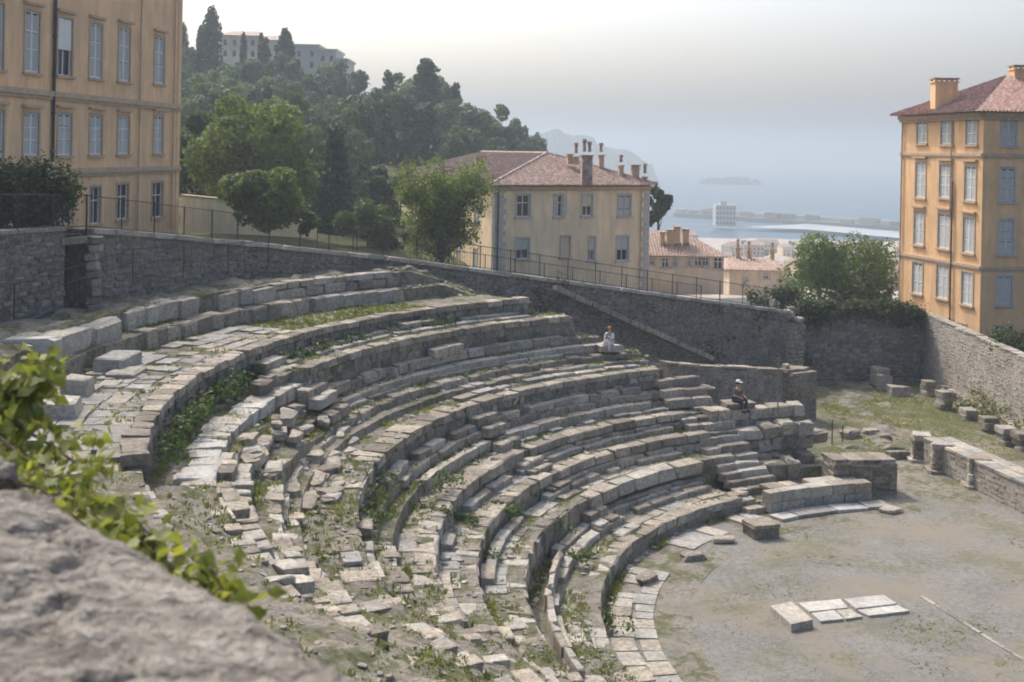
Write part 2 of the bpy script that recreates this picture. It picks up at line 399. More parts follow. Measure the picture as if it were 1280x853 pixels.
# ================================================================ STONES
def stone_mesh(seed, rough=.05, bev=.07):
    """a worn block, unit size, 44 to 60 triangles"""
    r = random.Random(seed); V = []; key = {}
    g = [-.5, -.5 + bev, .5 - bev, .5]
    V = []; F = []
    def vid(ix):                                   # vertex on the rounded cube
        if ix in key: return key[ix]
        p = [g[i] for i in ix]
        key[ix] = len(V); V.append(p); return key[ix]
    def face(ax, side):
        u, v = [a for a in range(3) if a != ax]
        q = []
        for (i, j) in ((1, 1), (2, 1), (2, 2), (1, 2)):
            ix = [0, 0, 0]; ix[ax] = 3 if side else 0; ix[u] = i; ix[v] = j; q.append(vid(tuple(ix)))
        flip = (side == 1) ^ (ax == 1)
        F.append(tuple(q) if flip else tuple(q[::-1]))
    for ax in range(3):
        for sd in (0, 1): face(ax, sd)
    for ax in range(3):                            # edge bevels
        u, v = [a for a in range(3) if a != ax]
        for su in (0, 1):
            for sv in (0, 1):
                a = [0, 0, 0]; b = [0, 0, 0]
                q = []
                for (k, w) in ((1, 0), (2, 0), (2, 1), (1, 1)):
                    ix = [0, 0, 0]; ix[ax] = k
                    ix[u] = (3 if su else 0) if w == 0 else (2 if su else 1)
                    ix[v] = (2 if sv else 1) if w == 0 else (3 if sv else 0)
                    q.append(vid(tuple(ix)))
                F.append(tuple(q))
    for sx in (0, 1):
        for sy in (0, 1):
            for sz in (0, 1):
                s = (sx, sy, sz); q = []
                for ax in range(3):
                    ix = [(2 if s[k] else 1) for k in range(3)]; ix[ax] = 3 if s[ax] else 0
                    q.append(vid(tuple(ix)))
                F.append(tuple(q))
    out = []
    for p in V:
        d = [c + r.uniform(-rough, rough) for c in p]
        out.append(d)
    # a chipped corner
    if rough > .03:
        cs = [r.choice((-1, 1)) for _ in range(3)]
        for k, p in enumerate(V):
            if all(p[i] * cs[i] > .3 for i in range(3)):
                out[k] = [c * r.uniform(.72, .95) for c in out[k]]
    me = bpy.data.meshes.new('stone'); me.from_pydata(out, [], F)
    import bmesh
    bm = bmesh.new(); bm.from_mesh(me); bmesh.ops.recalc_face_normals(bm, faces=bm.faces); bm.to_mesh(me); bm.free()
    return me
BASE = [stone_mesh(k, .045) for k in range(10)]
NEAT = [stone_mesh(50 + k, .018, .04) for k in range(6)]
ROUGH = [stone_mesh(90 + k, .1, .14) for k in range(10)]
_sm = {}
def SM(kind, matname):
    k = random.randrange(len(kind)); key = (id(kind), k, matname)
    if key not in _sm:
        me = kind[k].copy(); me.materials.append(M[matname]); _sm[key] = me
    return _sm[key]

def course(parent, r, a0, a1, z0, z1, depth, length, mats, kind=BASE, jr=.03, jz=.02, skip=0.0, gap=.02, name='stone', top=0.0, ends=0.0):
    """one course of stones along an arc; front face at radius r"""
    th = a0
    while th < a1 - .3:
        L = length * random.uniform(.65, 1.4); dth = math.degrees(L / r)
        if th + dth > a1: dth = a1 - th; L = R(dth) * r
        e = min(th - a0, a1 - th - dth) / max(a1 - a0, 1)
        sk = skip + (ends if e < .06 else 0)
        if L > .18 and random.random() > sk:
            tm = th + dth / 2; dj = random.uniform(-jr, jr); dp = depth * random.uniform(.85, 1.15)
            zt = z1 + random.uniform(-jz, jz) - (random.uniform(0, top) if random.random() < .3 else 0)
            p = pol(r + dp / 2 + dj, tm, (z0 + zt) / 2)
            mt = random.choice(mats)
            inst(SM(kind, mt), name, parent, p, (random.gauss(0, .012), random.gauss(0, .012), R(tm + 90) + random.gauss(0, .012)),
                 (L - gap, dp, zt - z0))
        th += dth
def paving(parent, r0, r1, a0, a1, z, rows, length, mats, skip=.3, jz=.015, name='slab', th=.14):
    w = (r1 - r0) / rows
    for k in range(rows):
        course(parent, r0 + k * w + .02, a0, a1, z - th, z, w - .05, length, mats, NEAT, .015, jz, skip, .05, name)

GT = 'curved stone seating tiers of the theatre'
def tier(label, r): return thing('seating_tier', label, 'seating tier', pol(r, 160, 0), 0, GT)
def at(t):                                        # children carry world coordinates
    t.location = (0, 0, 0); return t

# --- front bench round the orchestra
t = at(tier('lowest curved stone bench bordering the gravel orchestra, left of the steps', 16.4))
course(t, 16.42, 125.5, 157, .26, .60, .75, 1.0, ['stone', 'brown', 'stone'], jz=.015)
course(t, 16.48, 125.5, 157, -.05, .26, .6, 1.1, ['stone', 'pale'], NEAT)
course(t, 16.45, 157, 198, -.05, .56, .62, .75, ['pale', 'stone', 'pale', 'brown'], jz=.03, skip=.04)
paving(t, 17.15, 18.55, 126, 152, .60, 1, 1.3, ['slab', 'slab', 'stone'], .12)
paving(t, 17.1, 17.75, 152, 190, .55, 1, .6, ['pale', 'stone'], .35)
t = at(thing('curved_bench', 'restored pale stone bench with block front at the far right end of the lowest tier', 'bench'))
course(t, 15.6, 103, 122.6, .42, .86, .6, .95, ['pale', 'pale', 'stone', 'pale', 'marble'], NEAT, .01, .01)
course(t, 15.55, 103, 122.6, .02, .42, .6, 1.4, ['pale', 'slab'], NEAT, .01, .01)
course(t, 14.55, 101.5, 124, -.05, .12, .85, 1.5, ['marble', 'pale', 'slab'], NEAT, .03, .01, name='step')
paving(t, 16.25, 17.0, 104, 121, .84, 1, .8, ['pale', 'stone'], .05)
# pavement ring at the orchestra edge
t = at(thing('orchestra_pavement', 'pale paving ring along the orchestra edge at the foot of the lowest bench', 'pavement'))
paving(t, 14.72, 15.45, 157, 200, .03, 1, .7, ['slab', 'stone', 'slab'], .06, .01)
paving(t, 15.45, 16.25, 157, 200, .04, 1, .8, ['stone', 'slab', 'pale'], .06, .012)
paving(t, 14.9, 16.2, 125, 146, .04, 1, 1.0, ['slab', 'pale'], .22, .03)
# --- second
t = at(tier('second tier up from the orchestra, with a massive projecting stone course', 18.8))
course(t, 18.6, 126, 150, 1.14, 1.68, .75, 1.15, ['stone', 'pale', 'stone'], jz=.03)
course(t, 18.45, 126, 150, .58, 1.02, .8, 1.4, ['stone', 'brown', 'stone'], jr=.05)
course(t, 18.8, 150, 164, .7, 1.62, .6, .7, ['stone', 'brown'], jz=.05)
course(t, 18.85, 164, 196, .9, 1.6, .75, .6, ['pale', 'stone', 'pale'], jz=.04)
paving(t, 19.45, 20.2, 126, 186, 1.64, 1, .9, ['slab', 'stone', 'pale'], .25)
t = at(tier('thin standing slab wall in front of the second tier on the left', 18.1))
course(t, 18.0, 165, 196, .45, 1.15, .22, .9, ['pale', 'stone'], jz=.05)
# --- third
t = at(tier('third tier up from the orchestra, two even courses ending at the stair', 20.3))
course(t, 20.25, 120.5, 149, 2.02, 2.38, .6, 1.2, ['stone', 'brown', 'stone'], jz=.04, skip=.04)
course(t, 20.08, 120.5, 149, 1.6, 2.0, .6, 1.5, ['pale', 'stone', 'stone'])
course(t, 20.3, 150.5, 171, 2.0, 2.4, .6, .9, ['brown', 'stone'])
course(t, 20.35, 150.5, 171, 1.5, 2.0, .5, .9, ['stone', 'brown'])
course(t, 20.35, 172, 198, 1.6, 2.32, .7, .65, ['pale', 'stone', 'brown'], jz=.04)
paving(t, 20.9, 21.6, 122, 187, 2.33, 1, .9, ['slab', 'stone'], .35)
t = at(tier('rough broken right end of the third tier beside the narrow stair', 20.3))
course(t, 20.2, 104, 116, 1.85, 2.42, .8, 1.1, ['stone', 'pale'], ROUGH, .1, .1)
course(t, 20.3, 104, 116, 1.2, 1.85, .8, .8, ['stone', 'brown'], ROUGH, .12)
course(t, 19.6, 105, 115, .7, 1.3, .9, .8, ['brown', 'stone', 'pale'], ROUGH, .2, .15, .2)
course(t, 18.7, 106, 117, .3, .95, .9, .9, ['stone', 'brown'], ROUGH, .2, .2, .25)
# --- fourth
t = at(tier('fourth tier up from the orchestra, a long coarse wall of mixed blocks', 21.65))
course(t, 21.6, 121, 149, 2.72, 3.06, .6, 1.0, ['stone', 'brown'], jz=.03)
course(t, 21.5, 121, 149, 2.3, 2.68, .55, .9, ['stone', 'stone', 'brown'], jr=.04)
course(t, 21.6, 150.5, 170, 2.6, 3.08, .7, 1.0, ['brown', 'stone'])
course(t, 21.65, 150.5, 170, 2.2, 2.6, .5, 1.0, ['brown', 'dark'])
course(t, 21.6, 171, 198, 2.3, 3.0, .75, .7, ['pale', 'stone', 'pale'], jz=.05)
paving(t, 22.2, 22.8, 120, 186, 3.0, 1, .9, ['slab', 'stone'], .4)
t = at(tier('fourth tier right end, a neat block front under the seated dark figure', 21.3))
course(t, 21.1, 104, 118.5, 2.55, 3.1, .9, .9, ['pale', 'stone', 'brown', 'stone'], BASE, .08, .06, .06)
course(t, 21.2, 104, 118.5, 2.2, 2.55, .7, .9, ['stone', 'brown'], BASE, .04)
paving(t, 22.0, 23.2, 106, 119, 3.1, 1, 1.0, ['slab', 'stone'], .2)
# --- fifth (two low steps)
t = at(tier('fifth tier up from the orchestra, pale stepped double course', 22.85))
course(t, 22.8, 124, 150.5, 2.98, 3.42, .55, 1.4, ['pale', 'stone', 'pale'], NEAT, .02)
course(t, 23.35, 120, 151, 3.4, 3.70, .55, 1.1, ['brown', 'stone'], jz=.04, skip=.06)
course(t, 22.8, 152, 168, 2.95, 3.42, .35, 1.2, ['pale', 'stone'], NEAT)
course(t, 23.3, 151, 171, 3.35, 3.72, .65, 1.0, ['stone', 'brown'])
course(t, 23.2, 171, 199, 2.6, 3.3, .75, .65, ['pale', 'pale', 'stone'], jz=.05)
course(t, 23.3, 113.5, 119, 3.0, 3.75, .7, .7, ['stone', 'brown'], ROUGH, .05)
# --- sixth (high wall)
t = at(tier('sixth tier up from the orchestra, tall brown rubble wall with flat coping', 23.95))
course(t, 23.9, 120.5, 152, 4.42, 4.68, .65, .9, ['brown', 'brown', 'stone'], jz=.02)
course(t, 23.95, 120.5, 152, 4.1, 4.42, .5, .55, ['brown', 'stone', 'dark'], jr=.05, gap=.03)
course(t, 23.95, 120.5, 152, 3.72, 4.1, .5, .6, ['brown', 'stone', 'stone'], jr=.06, gap=.03)
course(t, 23.9, 152.5, 174, 4.35, 4.66, 1.0, .9, ['brown', 'brown', 'stone'], jz=.02)
course(t, 23.95, 152.5, 174, 3.7, 4.35, .5, .6, ['brown', 'dark'], jr=.05)
course(t, 23.95, 174, 201, 4.0, 4.6, 1.0, .6, ['stone', 'brown', 'pale'], jz=.05)
course(t, 23.98, 174, 200, 3.4, 4.0, .5, .6, ['dark', 'brown'], jr=.06)
paving(t, 24.7, 25.4, 122, 152, 4.62, 1, .8, ['slab', 'brown'], .6)
# --- seventh (double course)
t = at(tier('seventh tier up, low broken double course with grass along its foot', 25.5))
course(t, 25.45, 119.5, 147, 4.6, 4.88, .55, .9, ['stone', 'brown', 'pale'], jz=.05, skip=.12)
course(t, 26.05, 119.5, 167, 4.75, 5.16, .6, .9, ['brown', 'stone', 'brown'], jz=.05, skip=.05)
course(t, 25.9, 170, 198, 4.3, 5.0, .3, 1.0, ['pale', 'stone'], jz=.05)
course(t, 25.0, 168, 188, 4.2, 4.65, .7, .7, ['brown', 'stone', 'pale'], ROUGH, .2, .1, .3)
# --- eighth
t = at(tier('eighth tier up, pale thin edge course bright in the sun', 26.9))
course(t, 26.85, 122, 163, 5.13, 5.53, .6, 1.3, ['pale', 'stone', 'pale'], NEAT, .02, .02)
course(t, 27.35, 123, 167, 5.45, 5.88, .5, .8, ['brown', 'dark', 'stone'], jz=.06, skip=.1)
# --- ninth (tall wall)
t = at(tier('ninth tier up, tall dark rubble wall just below the walkway', 27.8))
course(t, 27.72, 126.5, 166, 6.62, 6.92, .6, .85, ['brown', 'stone', 'brown'], jz=.02)
course(t, 27.8, 126.5, 166, 6.28, 6.62, .45, .5, ['dark', 'brown', 'brown'], jr=.05, gap=.03)
course(t, 27.8, 126.5, 166, 5.8, 6.28, .45, .55, ['brown', 'dark', 'stone'], jr=.06, gap=.03)
t = at(tier('row of big white worn blocks curving below the walkway on the left', 28.1))
course(t, 27.75, 165, 195, 5.95, 6.45, .95, .8, ['marble', 'pale', 'marble'], BASE, .03, .02)
course(t, 27.85, 165, 196, 5.35, 5.95, .6, .9, ['slab', 'stone', 'slab'], BASE, .03)
course(t, 28.3, 166, 176, 6.4, 6.85, .6, .9, ['brown', 'stone'], ROUGH, .15, .1, .3)
# --- walkway wall
t = at(tier('walkway retaining wall, dark rubble with weeds at its foot', 29.45))
course(t, 29.38, 129, 198, 7.44, 7.72, .6, .7, ['stone', 'brown', 'brown', 'stone'], jz=.03)
course(t, 29.45, 129, 198, 7.12, 7.44, .45, .5, ['dark', 'brown', 'dark'], jr=.06, gap=.03)
course(t, 29.45, 129, 199, 6.7, 7.12, .45, .5, ['dark', 'brown', 'dark'], jr=.07, gap=.03)
# --- walkway paving: things lying flat
t = at(thing('walkway_paving', 'worn grey cobbled walkway slabs between the upper wall and the top benches', 'paving'))
for k in range(5):
    course(t, 30.05 + k * .68, 157, 199, 7.36, 7.485 + .01 * k, .62, .75, ['slab', 'slab', 'slab', 'stone'], NEAT, .04, .012, .2 if k < 4 else .4, .035, name='slab')
# --- top benches
t = at(tier('topmost bench tier at the back, pale two-course wall below the dark retaining wall', 34.5))
course(t, 33.6, 148, 168, 7.35, 8.1, .8, .9, ['stone', 'brown', 'stone'], BASE, .06, .05, .06)
course(t, 33.55, 137.5, 148, 7.35, 8.1, .7, 1.3, ['pale', 'stone'], BASE, .04, .03)
course(t, 34.4, 137, 151, 8.1, 8.55, .6, 1.0, ['stone', 'brown', 'stone'], BASE, .05, .03)
course(t, 34.45, 137.5, 151, 8.55, 8.86, .7, 1.0, ['stone', 'pale'], BASE, .04, .03)
course(t, 34.4, 151, 168, 8.05, 8.8, .8, 1.2, ['pale', 'stone', 'pale'], BASE, .08, .06, .06)
t = at(thing('seat_block', 'long pale stone seat block at the far left of the top tier', 'stone block'))
course(t, 34.0, 169.8, 179, 7.5, 8.75, 1.6, 2.0, ['pale', 'marble'], BASE, .03, .02)
# steps and loose blocks below it
for (px, py, z, sx, sy, sz, lab) in [
    (148, 443, 7.95, 1.9, 1.0, .55, 'brownish step block lying below the long pale seat block'),
    (158, 462, 7.65, 1.5, .9, .5, 'mossy low step slab beside the walkway weeds on the left'),
    (98, 470, 8.0, 1.0, .8, .6, 'small weathered block in front of the long pale seat block'),
    (72, 497, 7.95, 1.5, 1.2, .55, 'big rounded pale block by the leaves at the far left'),
    (138, 478, 7.55, .9, .6, .3, 'flat grey stone half sunk in the walkway paving')]:
    q = PZ(px, py, z); a = math.atan2(q.y - CY, q.x - CX)
    o = inst(SM(BASE, 'slab' if 'brown' in lab else 'pale'), 'stone_block', None, (q.x, q.y, z - sz / 2), (0, 0, a + R(92)), (sx, sy, sz))
    tag(o, lab, 'stone block')

t = at(tier('broken brown courses carrying the seventh to ninth tiers round to the left', 27.0))
for (r, z0, z1) in ((26.1, 4.7, 5.1), (26.75, 5.0, 5.42), (27.25, 5.4, 5.8)): course(t, r, 163 if r > 26.5 else 167, 187, z0, z1, .6, .8, ['brown', 'stone', 'brown', 'pale'], ROUGH, .12, .08, .28)
t = at(thing('foot_row', 'low pale kerb rows of worn stones along the feet of the tier walls', 'stone row'))
for (r, z, a0, a1) in ((17.75, .82, 127, 194), (18.3, .9, 127, 163), (19.8, 1.84, 126, 194), (21.2, 2.56, 124, 195), (22.45, 3.14, 122, 150), (23.5, 4.0, 124, 196), (24.75, 4.78, 122, 150), (27.3, 6.02, 128, 166), (28.6, 7.0, 130, 165), (29.0, 7.1, 131, 165), (26.65, 5.32, 124, 165)):
    course(t, r, a0, a1, z - .4, z, .42, 1.05, ['pale', 'stone', 'stone', 'slab'], BASE, .035, .03, .18)
# --- stairs between the tiers (each a flight with its steps)
def stair(label, th, w, levels):
    t = at(thing('stairway', label, 'stairs'))
    for (r, z) in levels:
        dth = math.degrees(w / 2 / r)
        course(t, r, th - dth, th + dth, z - .42, z, .5, w * .55, ['pale', 'stone', 'brown', 'stone'], BASE, .035, .03, .03, name='step')
    return t
stair('short stair of pale steps cutting the walkway wall on the left', 166.3, 1.7, [(28.9, 7.2), (28.35, 6.95), (27.2, 6.35), (26.8, 6.05), (26.3, 5.55)])
stair('two long steps set at the middle foot of the walkway wall', 144.5, 2.2, [(28.85, 7.3), (28.4, 7.05), (27.2, 6.35)])
stair('middle stair of bright worn steps through the lower tiers', 150.3, 1.6, [(23.4, 4.25), (22.95, 3.9), (22.3, 3.35), (21.2, 2.75), (20.75, 2.5), (19.9, 2.0), (19.35, 1.7), (18.3, 1.2), (17.8, .95), (16.9, .7)])
stair('right hand stair of regular steps beside the neat block front', 118.8, 2.6, [(23.4, 4.25), (22.9, 3.85), (22.35, 3.5), (21.3, 2.85), (20.8, 2.65), (20.1, 2.15), (19.6, 1.85), (19.1, 1.55), (18.7, 1.3), (18.3, 1.05), (17.9, .8), (17.4, .55)])
stair('small stair of rounded steps between the two front benches', 124.2, 1.0, [(16.9, .62), (16.4, .42), (15.9, .24)])

# --- collapsed stretches
def blk(px, py, z, s, mat='stone', kind=ROUGH, rz=None, sink=.35, tilt=.12):
    q = PZ(px, py, z)
    a = math.atan2(q.y - CY, q.x - CX) + R(90) if rz is None else rz
    return (SM(kind, mat), (q.x, q.y, z + s[2] * (.5 - sink)), (random.gauss(0, tilt), random.gauss(0, tilt), a + random.gauss(0, .15)), s)
t = at(thing('collapsed_masonry', 'heap of broken brown blocks where the upper left tiers have fallen', 'rubble heap'))
for i in range(60):
    th = random.uniform(166.5, 186); r = random.choice([24.8, 25.4, 26.0, 26.5, 27.0, 27.4]) + random.uniform(-.15, .15)
    if r < 25.3 and th < 170: continue
    z = tz(r, th); s = random.uniform(.3, .72)
    inst(SM(ROUGH, random.choice(['brown', 'stone', 'stone', 'pale'])), 'stone', t, pol(r, th, z + .08 * s + (.25 if 26.4 < r < 27.3 and th < 178 else 0)), (random.gauss(0, .08), random.gauss(0, .08), R(th + 90) + random.gauss(0, .2)), (s * 1.5, s * .8, s * .48))
t = at(thing('collapsed_seating', 'eroded near slope of the theatre with worn half sunk rows of stones', 'ruin'))
n_ = 0
for (r0, h) in STEPS[1:15]:
    th = 196 if r0 == 27.8 else max(dict(STEPSPAN).get(r0, 188) + 1, 187); end = 217 - (r0 - 16) * .35
    while th < end and n_ < 298:
        f = (th - 188) / 25; L = random.uniform(.4, 1.1) * (1 - .4 * min(1, max(0, f))); dth = math.degrees(L / r0); th += dth
        if random.random() < .93 - .3 * f:
            r = r0 + random.gauss(.18, .045); z = tz(r + .35, th - dth / 2); 
            inst(SM(BASE, random.choice(['pale', 'stone', 'pale', 'stone', 'brown'])), 'stone', t, pol(r, th - dth / 2, z - .13 - .02 * random.random()), (random.gauss(0, .015), random.gauss(0, .015), R(th - dth / 2 + 90) + random.gauss(0, .03)), (L - .03, random.uniform(.36, .6), random.uniform(.2, .3))); n_ += 1
t = at(thing('sunken_pavers', 'flat worn slabs bedded in grass at the bottom of the near slope', 'pavers'))
for (r, a0, a1) in ((17.6, 190, 212), (19.6, 188, 210), (21.1, 189, 209), (22.4, 190, 208), (24.6, 192, 207), (25.8, 188, 206)):
    th = a0
    while th < a1:
        L = random.uniform(.5, 1.1); th += math.degrees(L / r)
        if random.random() < .32: inst(SM(BASE, random.choice(['pale', 'slab', 'stone'])), 'slab', t, pol(r + random.gauss(0, .12), th, tz(r, th) + .0), (0, 0, R(th + 90) + random.gauss(0, .1)), (L - .06, random.uniform(.4, .75), .1))
# small rubble nobody could count on the same slope, and along the wall
def scatter_stuff(name, n, f, mats, smin, smax, parent=None):
    mb = MB(); base = [np.array([v.co[:] for v in me.vertices]) for me in ROUGH[:4]]
    bf = [[tuple(p.vertices) for p in me.polygons] for me in ROUGH[:4]]
    for i in range(n):
        q = f()
        if q is None: continue
        k = random.randrange(4); s = random.uniform(smin, smax)
        e = Euler((random.uniform(-.3, .3), random.uniform(-.3, .3), random.uniform(0, 6.3))).to_matrix()
        pts = (base[k] * np.array([s * 1.3, s, s * .6])) @ np.array(e).T + np.array(q)
        mb.add(pts.tolist(), bf[k], random.randrange(len(mats)))
    return tag(mb.build(name, [M[x] for x in mats], parent), kind='stuff')
def fs():
    th = random.uniform(186, 230); r = random.uniform(15.5, 30)
    return pol(r, th, tz(r, th) + .01)
scatter_stuff('loose_stones', 1300, fs, ['stone', 'pale', 'slab', 'stone'], .03, .11)
def fs2():
    th = random.uniform(98, 137); r = random.uniform(20, 43)
    x, y = pol(r, th).x, pol(r, th).y
    if y < 57.5 or r > rmax_theta(th) - .3: return None
    if th > 128 and r < 33.5: return None
    if r < 29 and th > 122: return None
    return (x, y, tz(r, th) + .02)
scatter_stuff('rubble', 1500, fs2, ['dark', 'brown', 'dark', 'dark'], .08, .28)
def fs3():
    th = random.uniform(120, 188); r0, h = random.choice(STEPS[1:15]); r = r0 + random.choice([-random.uniform(.05, .3), random.uniform(.5, 1.1)])
    return pol(r, th, tz(r, th) + .01)
scatter_stuff('stone_chips', 900, fs3, ['stone', 'pale', 'brown', 'slab'], .06, .22)
# path beside the upper wall on the near left
# ================================================================ WALLS
def rubble_face(mb, A, B, zb, zt, n, sw=.34, sh=.22, out=.07, nmat=1, batter=0.0):
    """irregular stones standing proud of a wall face from A to B (plan), zb/zt give levels along t"""
    A = Vector(A[:2]); B = Vector(B[:2]); L = (B - A).length; d = (B - A) / L; nv = Vector(n)
    hmax = max(zt(0) - zb(0), zt(1) - zb(1), zt(.5) - zb(.5))
    k = 0; h = 0.0
    while h < hmax:
        rh = sh * random.uniform(.75, 1.35); s = -random.uniform(0, sw)
        while s < L:
            w = sw * random.uniform(.5, 1.7); t = min(max((s + w / 2) / L, 0), 1)
            z0 = zb(t) + h + random.uniform(-.06, .06); z1 = min(z0 + rh * random.uniform(.8, 1.2), zt(t))
            if z1 - z0 > .06:
                s0 = max(s, 0) + .015; s1 = min(s + w, L) - .015
                if s1 - s0 > .05:
                    o = out * random.uniform(.35, 1.3); g = .02; off = -.02 + batter * (zt(t) - (z0 + z1) / 2)
                    c = min(.06, (s1 - s0) * .25, (z1 - z0) * .3)
                    def pt(ss, zz, oo):
                        q = A + d * ss + nv * (oo + off); return (q.x, q.y, zz)
                    j = lambda: random.uniform(-.03, .03)
                    back = [pt(s0, z0 + g, 0), pt(s1, z0 + g, 0), pt(s1, z1 - g, 0), pt(s0, z1 - g, 0)]
                    fr = [pt(s0 + c + j(), z0 + g + c + j() * .5, o), pt(s1 - c + j(), z0 + g + c + j() * .5, o * random.uniform(.7, 1.2)), pt(s1 - c + j(), z1 - g - c + j() * .5, o), pt(s0 + c + j(), z1 - g - c + j() * .5, o * random.uniform(.7, 1.2))]
                    mb.add(back + fr, [(4, 5, 6, 7), (0, 1, 5, 4), (1, 2, 6, 5), (2, 3, 7, 6), (3, 0, 4, 7)], random.choice(range(nmat)))
            s += w
        h += rh; k += 1
def wall_core(mb, A, B, zb, zt, n, thick, seg=12):
    A = Vector(A[:2]); B = Vector(B[:2]); nv = Vector(n)
    for i in range(seg):
        t0, t1 = i / seg, (i + 1) / seg; p0 = A.lerp(B, t0); p1 = A.lerp(B, t1); b0 = p0 - nv * thick; b1 = p1 - nv * thick
        a, c = zb(t0), zb(t1); e, g = zt(t0), zt(t1)
        V = [(p0.x, p0.y, a), (p1.x, p1.y, c), (p1.x, p1.y, g), (p0.x, p0.y, e), (b0.x, b0.y, a), (b1.x, b1.y, c), (b1.x, b1.y, g), (b0.x, b0.y, e)]
        F = [(0, 1, 2, 3), (5, 4, 7, 6), (3, 2, 6, 7)]
        if i == 0: F.append((4, 0, 3, 7))
        if i == seg - 1: F.append((1, 5, 6, 2))
        mb.add(V, F)
def coping(parent, A, B, z0, z1, w, n, length, mats, h=.18, over=.08, kind=NEAT, jz=.01, jr=.01, name='coping_stone', gap=.02):
    A = Vector(A[:2]); B = Vector(B[:2]); L = (B - A).length; d = (B - A) / L; nv = Vector(n); s = 0
    rz = math.atan2(d.y, d.x); sl = math.atan2(z1 - z0, L)
    while s < L - .1:
        l = min(length * random.uniform(.75, 1.3), L - s); t = (s + l / 2) / L
        q = A.lerp(B, t) + nv * (over - w / 2 + random.uniform(-jr, jr))
        e = (Matrix.Rotation(rz, 3, 'Z') @ Matrix.Rotation(-sl, 3, 'Y')).to_euler()
        inst(SM(kind, random.choice(mats)), name, parent, (q.x, q.y, z0 + (z1 - z0) * t + h / 2 + random.uniform(-jz, jz)), e, (l - gap, w, h))
        s += l
def nrm2(A, B, toward):
    d = (Vector(B[:2]) - Vector(A[:2])).normalized(); n = Vector((d.y, -d.x))
    return n if n.dot(Vector(toward) - Vector(A[:2])) > 0 else -n
C0 = (CX, CY)
# --- long retaining wall under the road
t = thing('retaining_wall', 'long dark rubble retaining wall under the sloping road behind the theatre', 'wall')
core = MB(); rub = MB()
for (A, B) in zip(WALLP[2:-1], WALLP[3:]):
    n_ = nrm2(A, B, C0)
    zb = lambda t_, A=A, B=B: min(txy(*(Vector(A[:2]).lerp(Vector(B[:2]), t_) + n_ * .25)), 20) - .5
    zt = lambda t_, A=A, B=B: A[2] + (B[2] - A[2]) * t_ - .1
    if B is WALLP[-1]: zb = lambda t_, A=A, B=B: max(-.2, min(7.2, float(emb(A[0] + (B[0] - A[0]) * t_)))) - .6
    wall_core(core, A, B, zb, zt, n_, 1.0)
    rubble_face(rub, A, B, zb, zt, n_, .36, .23, .09, 3)
    coping(t, A, B, A[2] - .1, B[2] - .1, .55, n_, 1.2, ['pale', 'marble', 'pale'], h=.22, over=.18, kind=BASE, jz=.02, jr=.03)
core.build('wall_core', M['dark'], t)
tag(rub.build('rubble', [M['dark'], M['dark'], M['brown']], t), kind='stuff')
# --- left stretch, darker, with the recess between the two
A, B = (-20.2, 31.0, 12.0), (-16.55, 44.6, 11.75)
t = thing('retaining_wall', 'grey rubble wall left of the dark vertical gap, below the ivy hedge', 'wall')
n_ = nrm2(A, B, C0); core = MB(); rub = MB()
wall_core(core, A, B, lambda q: 7.5, lambda q: 12 - .25 * q, n_, 1.0); rubble_face(rub, A, B, lambda q: 7.6, lambda q: 12 - .25 * q, n_, .36, .22, .08, 3)
core.build('wall_core', M['dark'], t); tag(rub.build('rubble', [M['dark'], M['wallr'], M['dark']], t), kind='stuff')
coping(t, A, B, 12, 11.75, .8, n_, 1.1, ['slab', 'brown'], h=.14)
t = thing('wall_recess', 'dark vertical recess with a broken jamb between two rubble walls', 'wall gap')
core = MB(); q0 = Vector(B[:2]); q1 = Vector((-16, 46)); back = -nrm2(A, B, C0) * 1.6
for (a, c) in ((q0, q0 + back), (q0 + back, q1 + back), (q1 + back, q1)):
    core.quad((a.x, a.y, 7.5), (c.x, c.y, 7.5), (c.x, c.y, 11.7), (a.x, a.y, 11.7))
core.build('recess_wall', M['dark'], t)
for k in range(9):
    inst(SM(ROUGH, 'wallr'), 'stone', t, (q1.x + random.uniform(-.1, .25), q1.y - .15 + random.uniform(-.15, .1), 8.7 + k * .33), (0, 0, random.random() * 3), (.5, .45, .32))
inst(SM(NEAT, 'brown'), 'lintel', t, ((q0.x + q1.x) / 2 - .2, (q0.y + q1.y) / 2, 11.35), (0, 0, R(68)), (1.9, .7, .25))

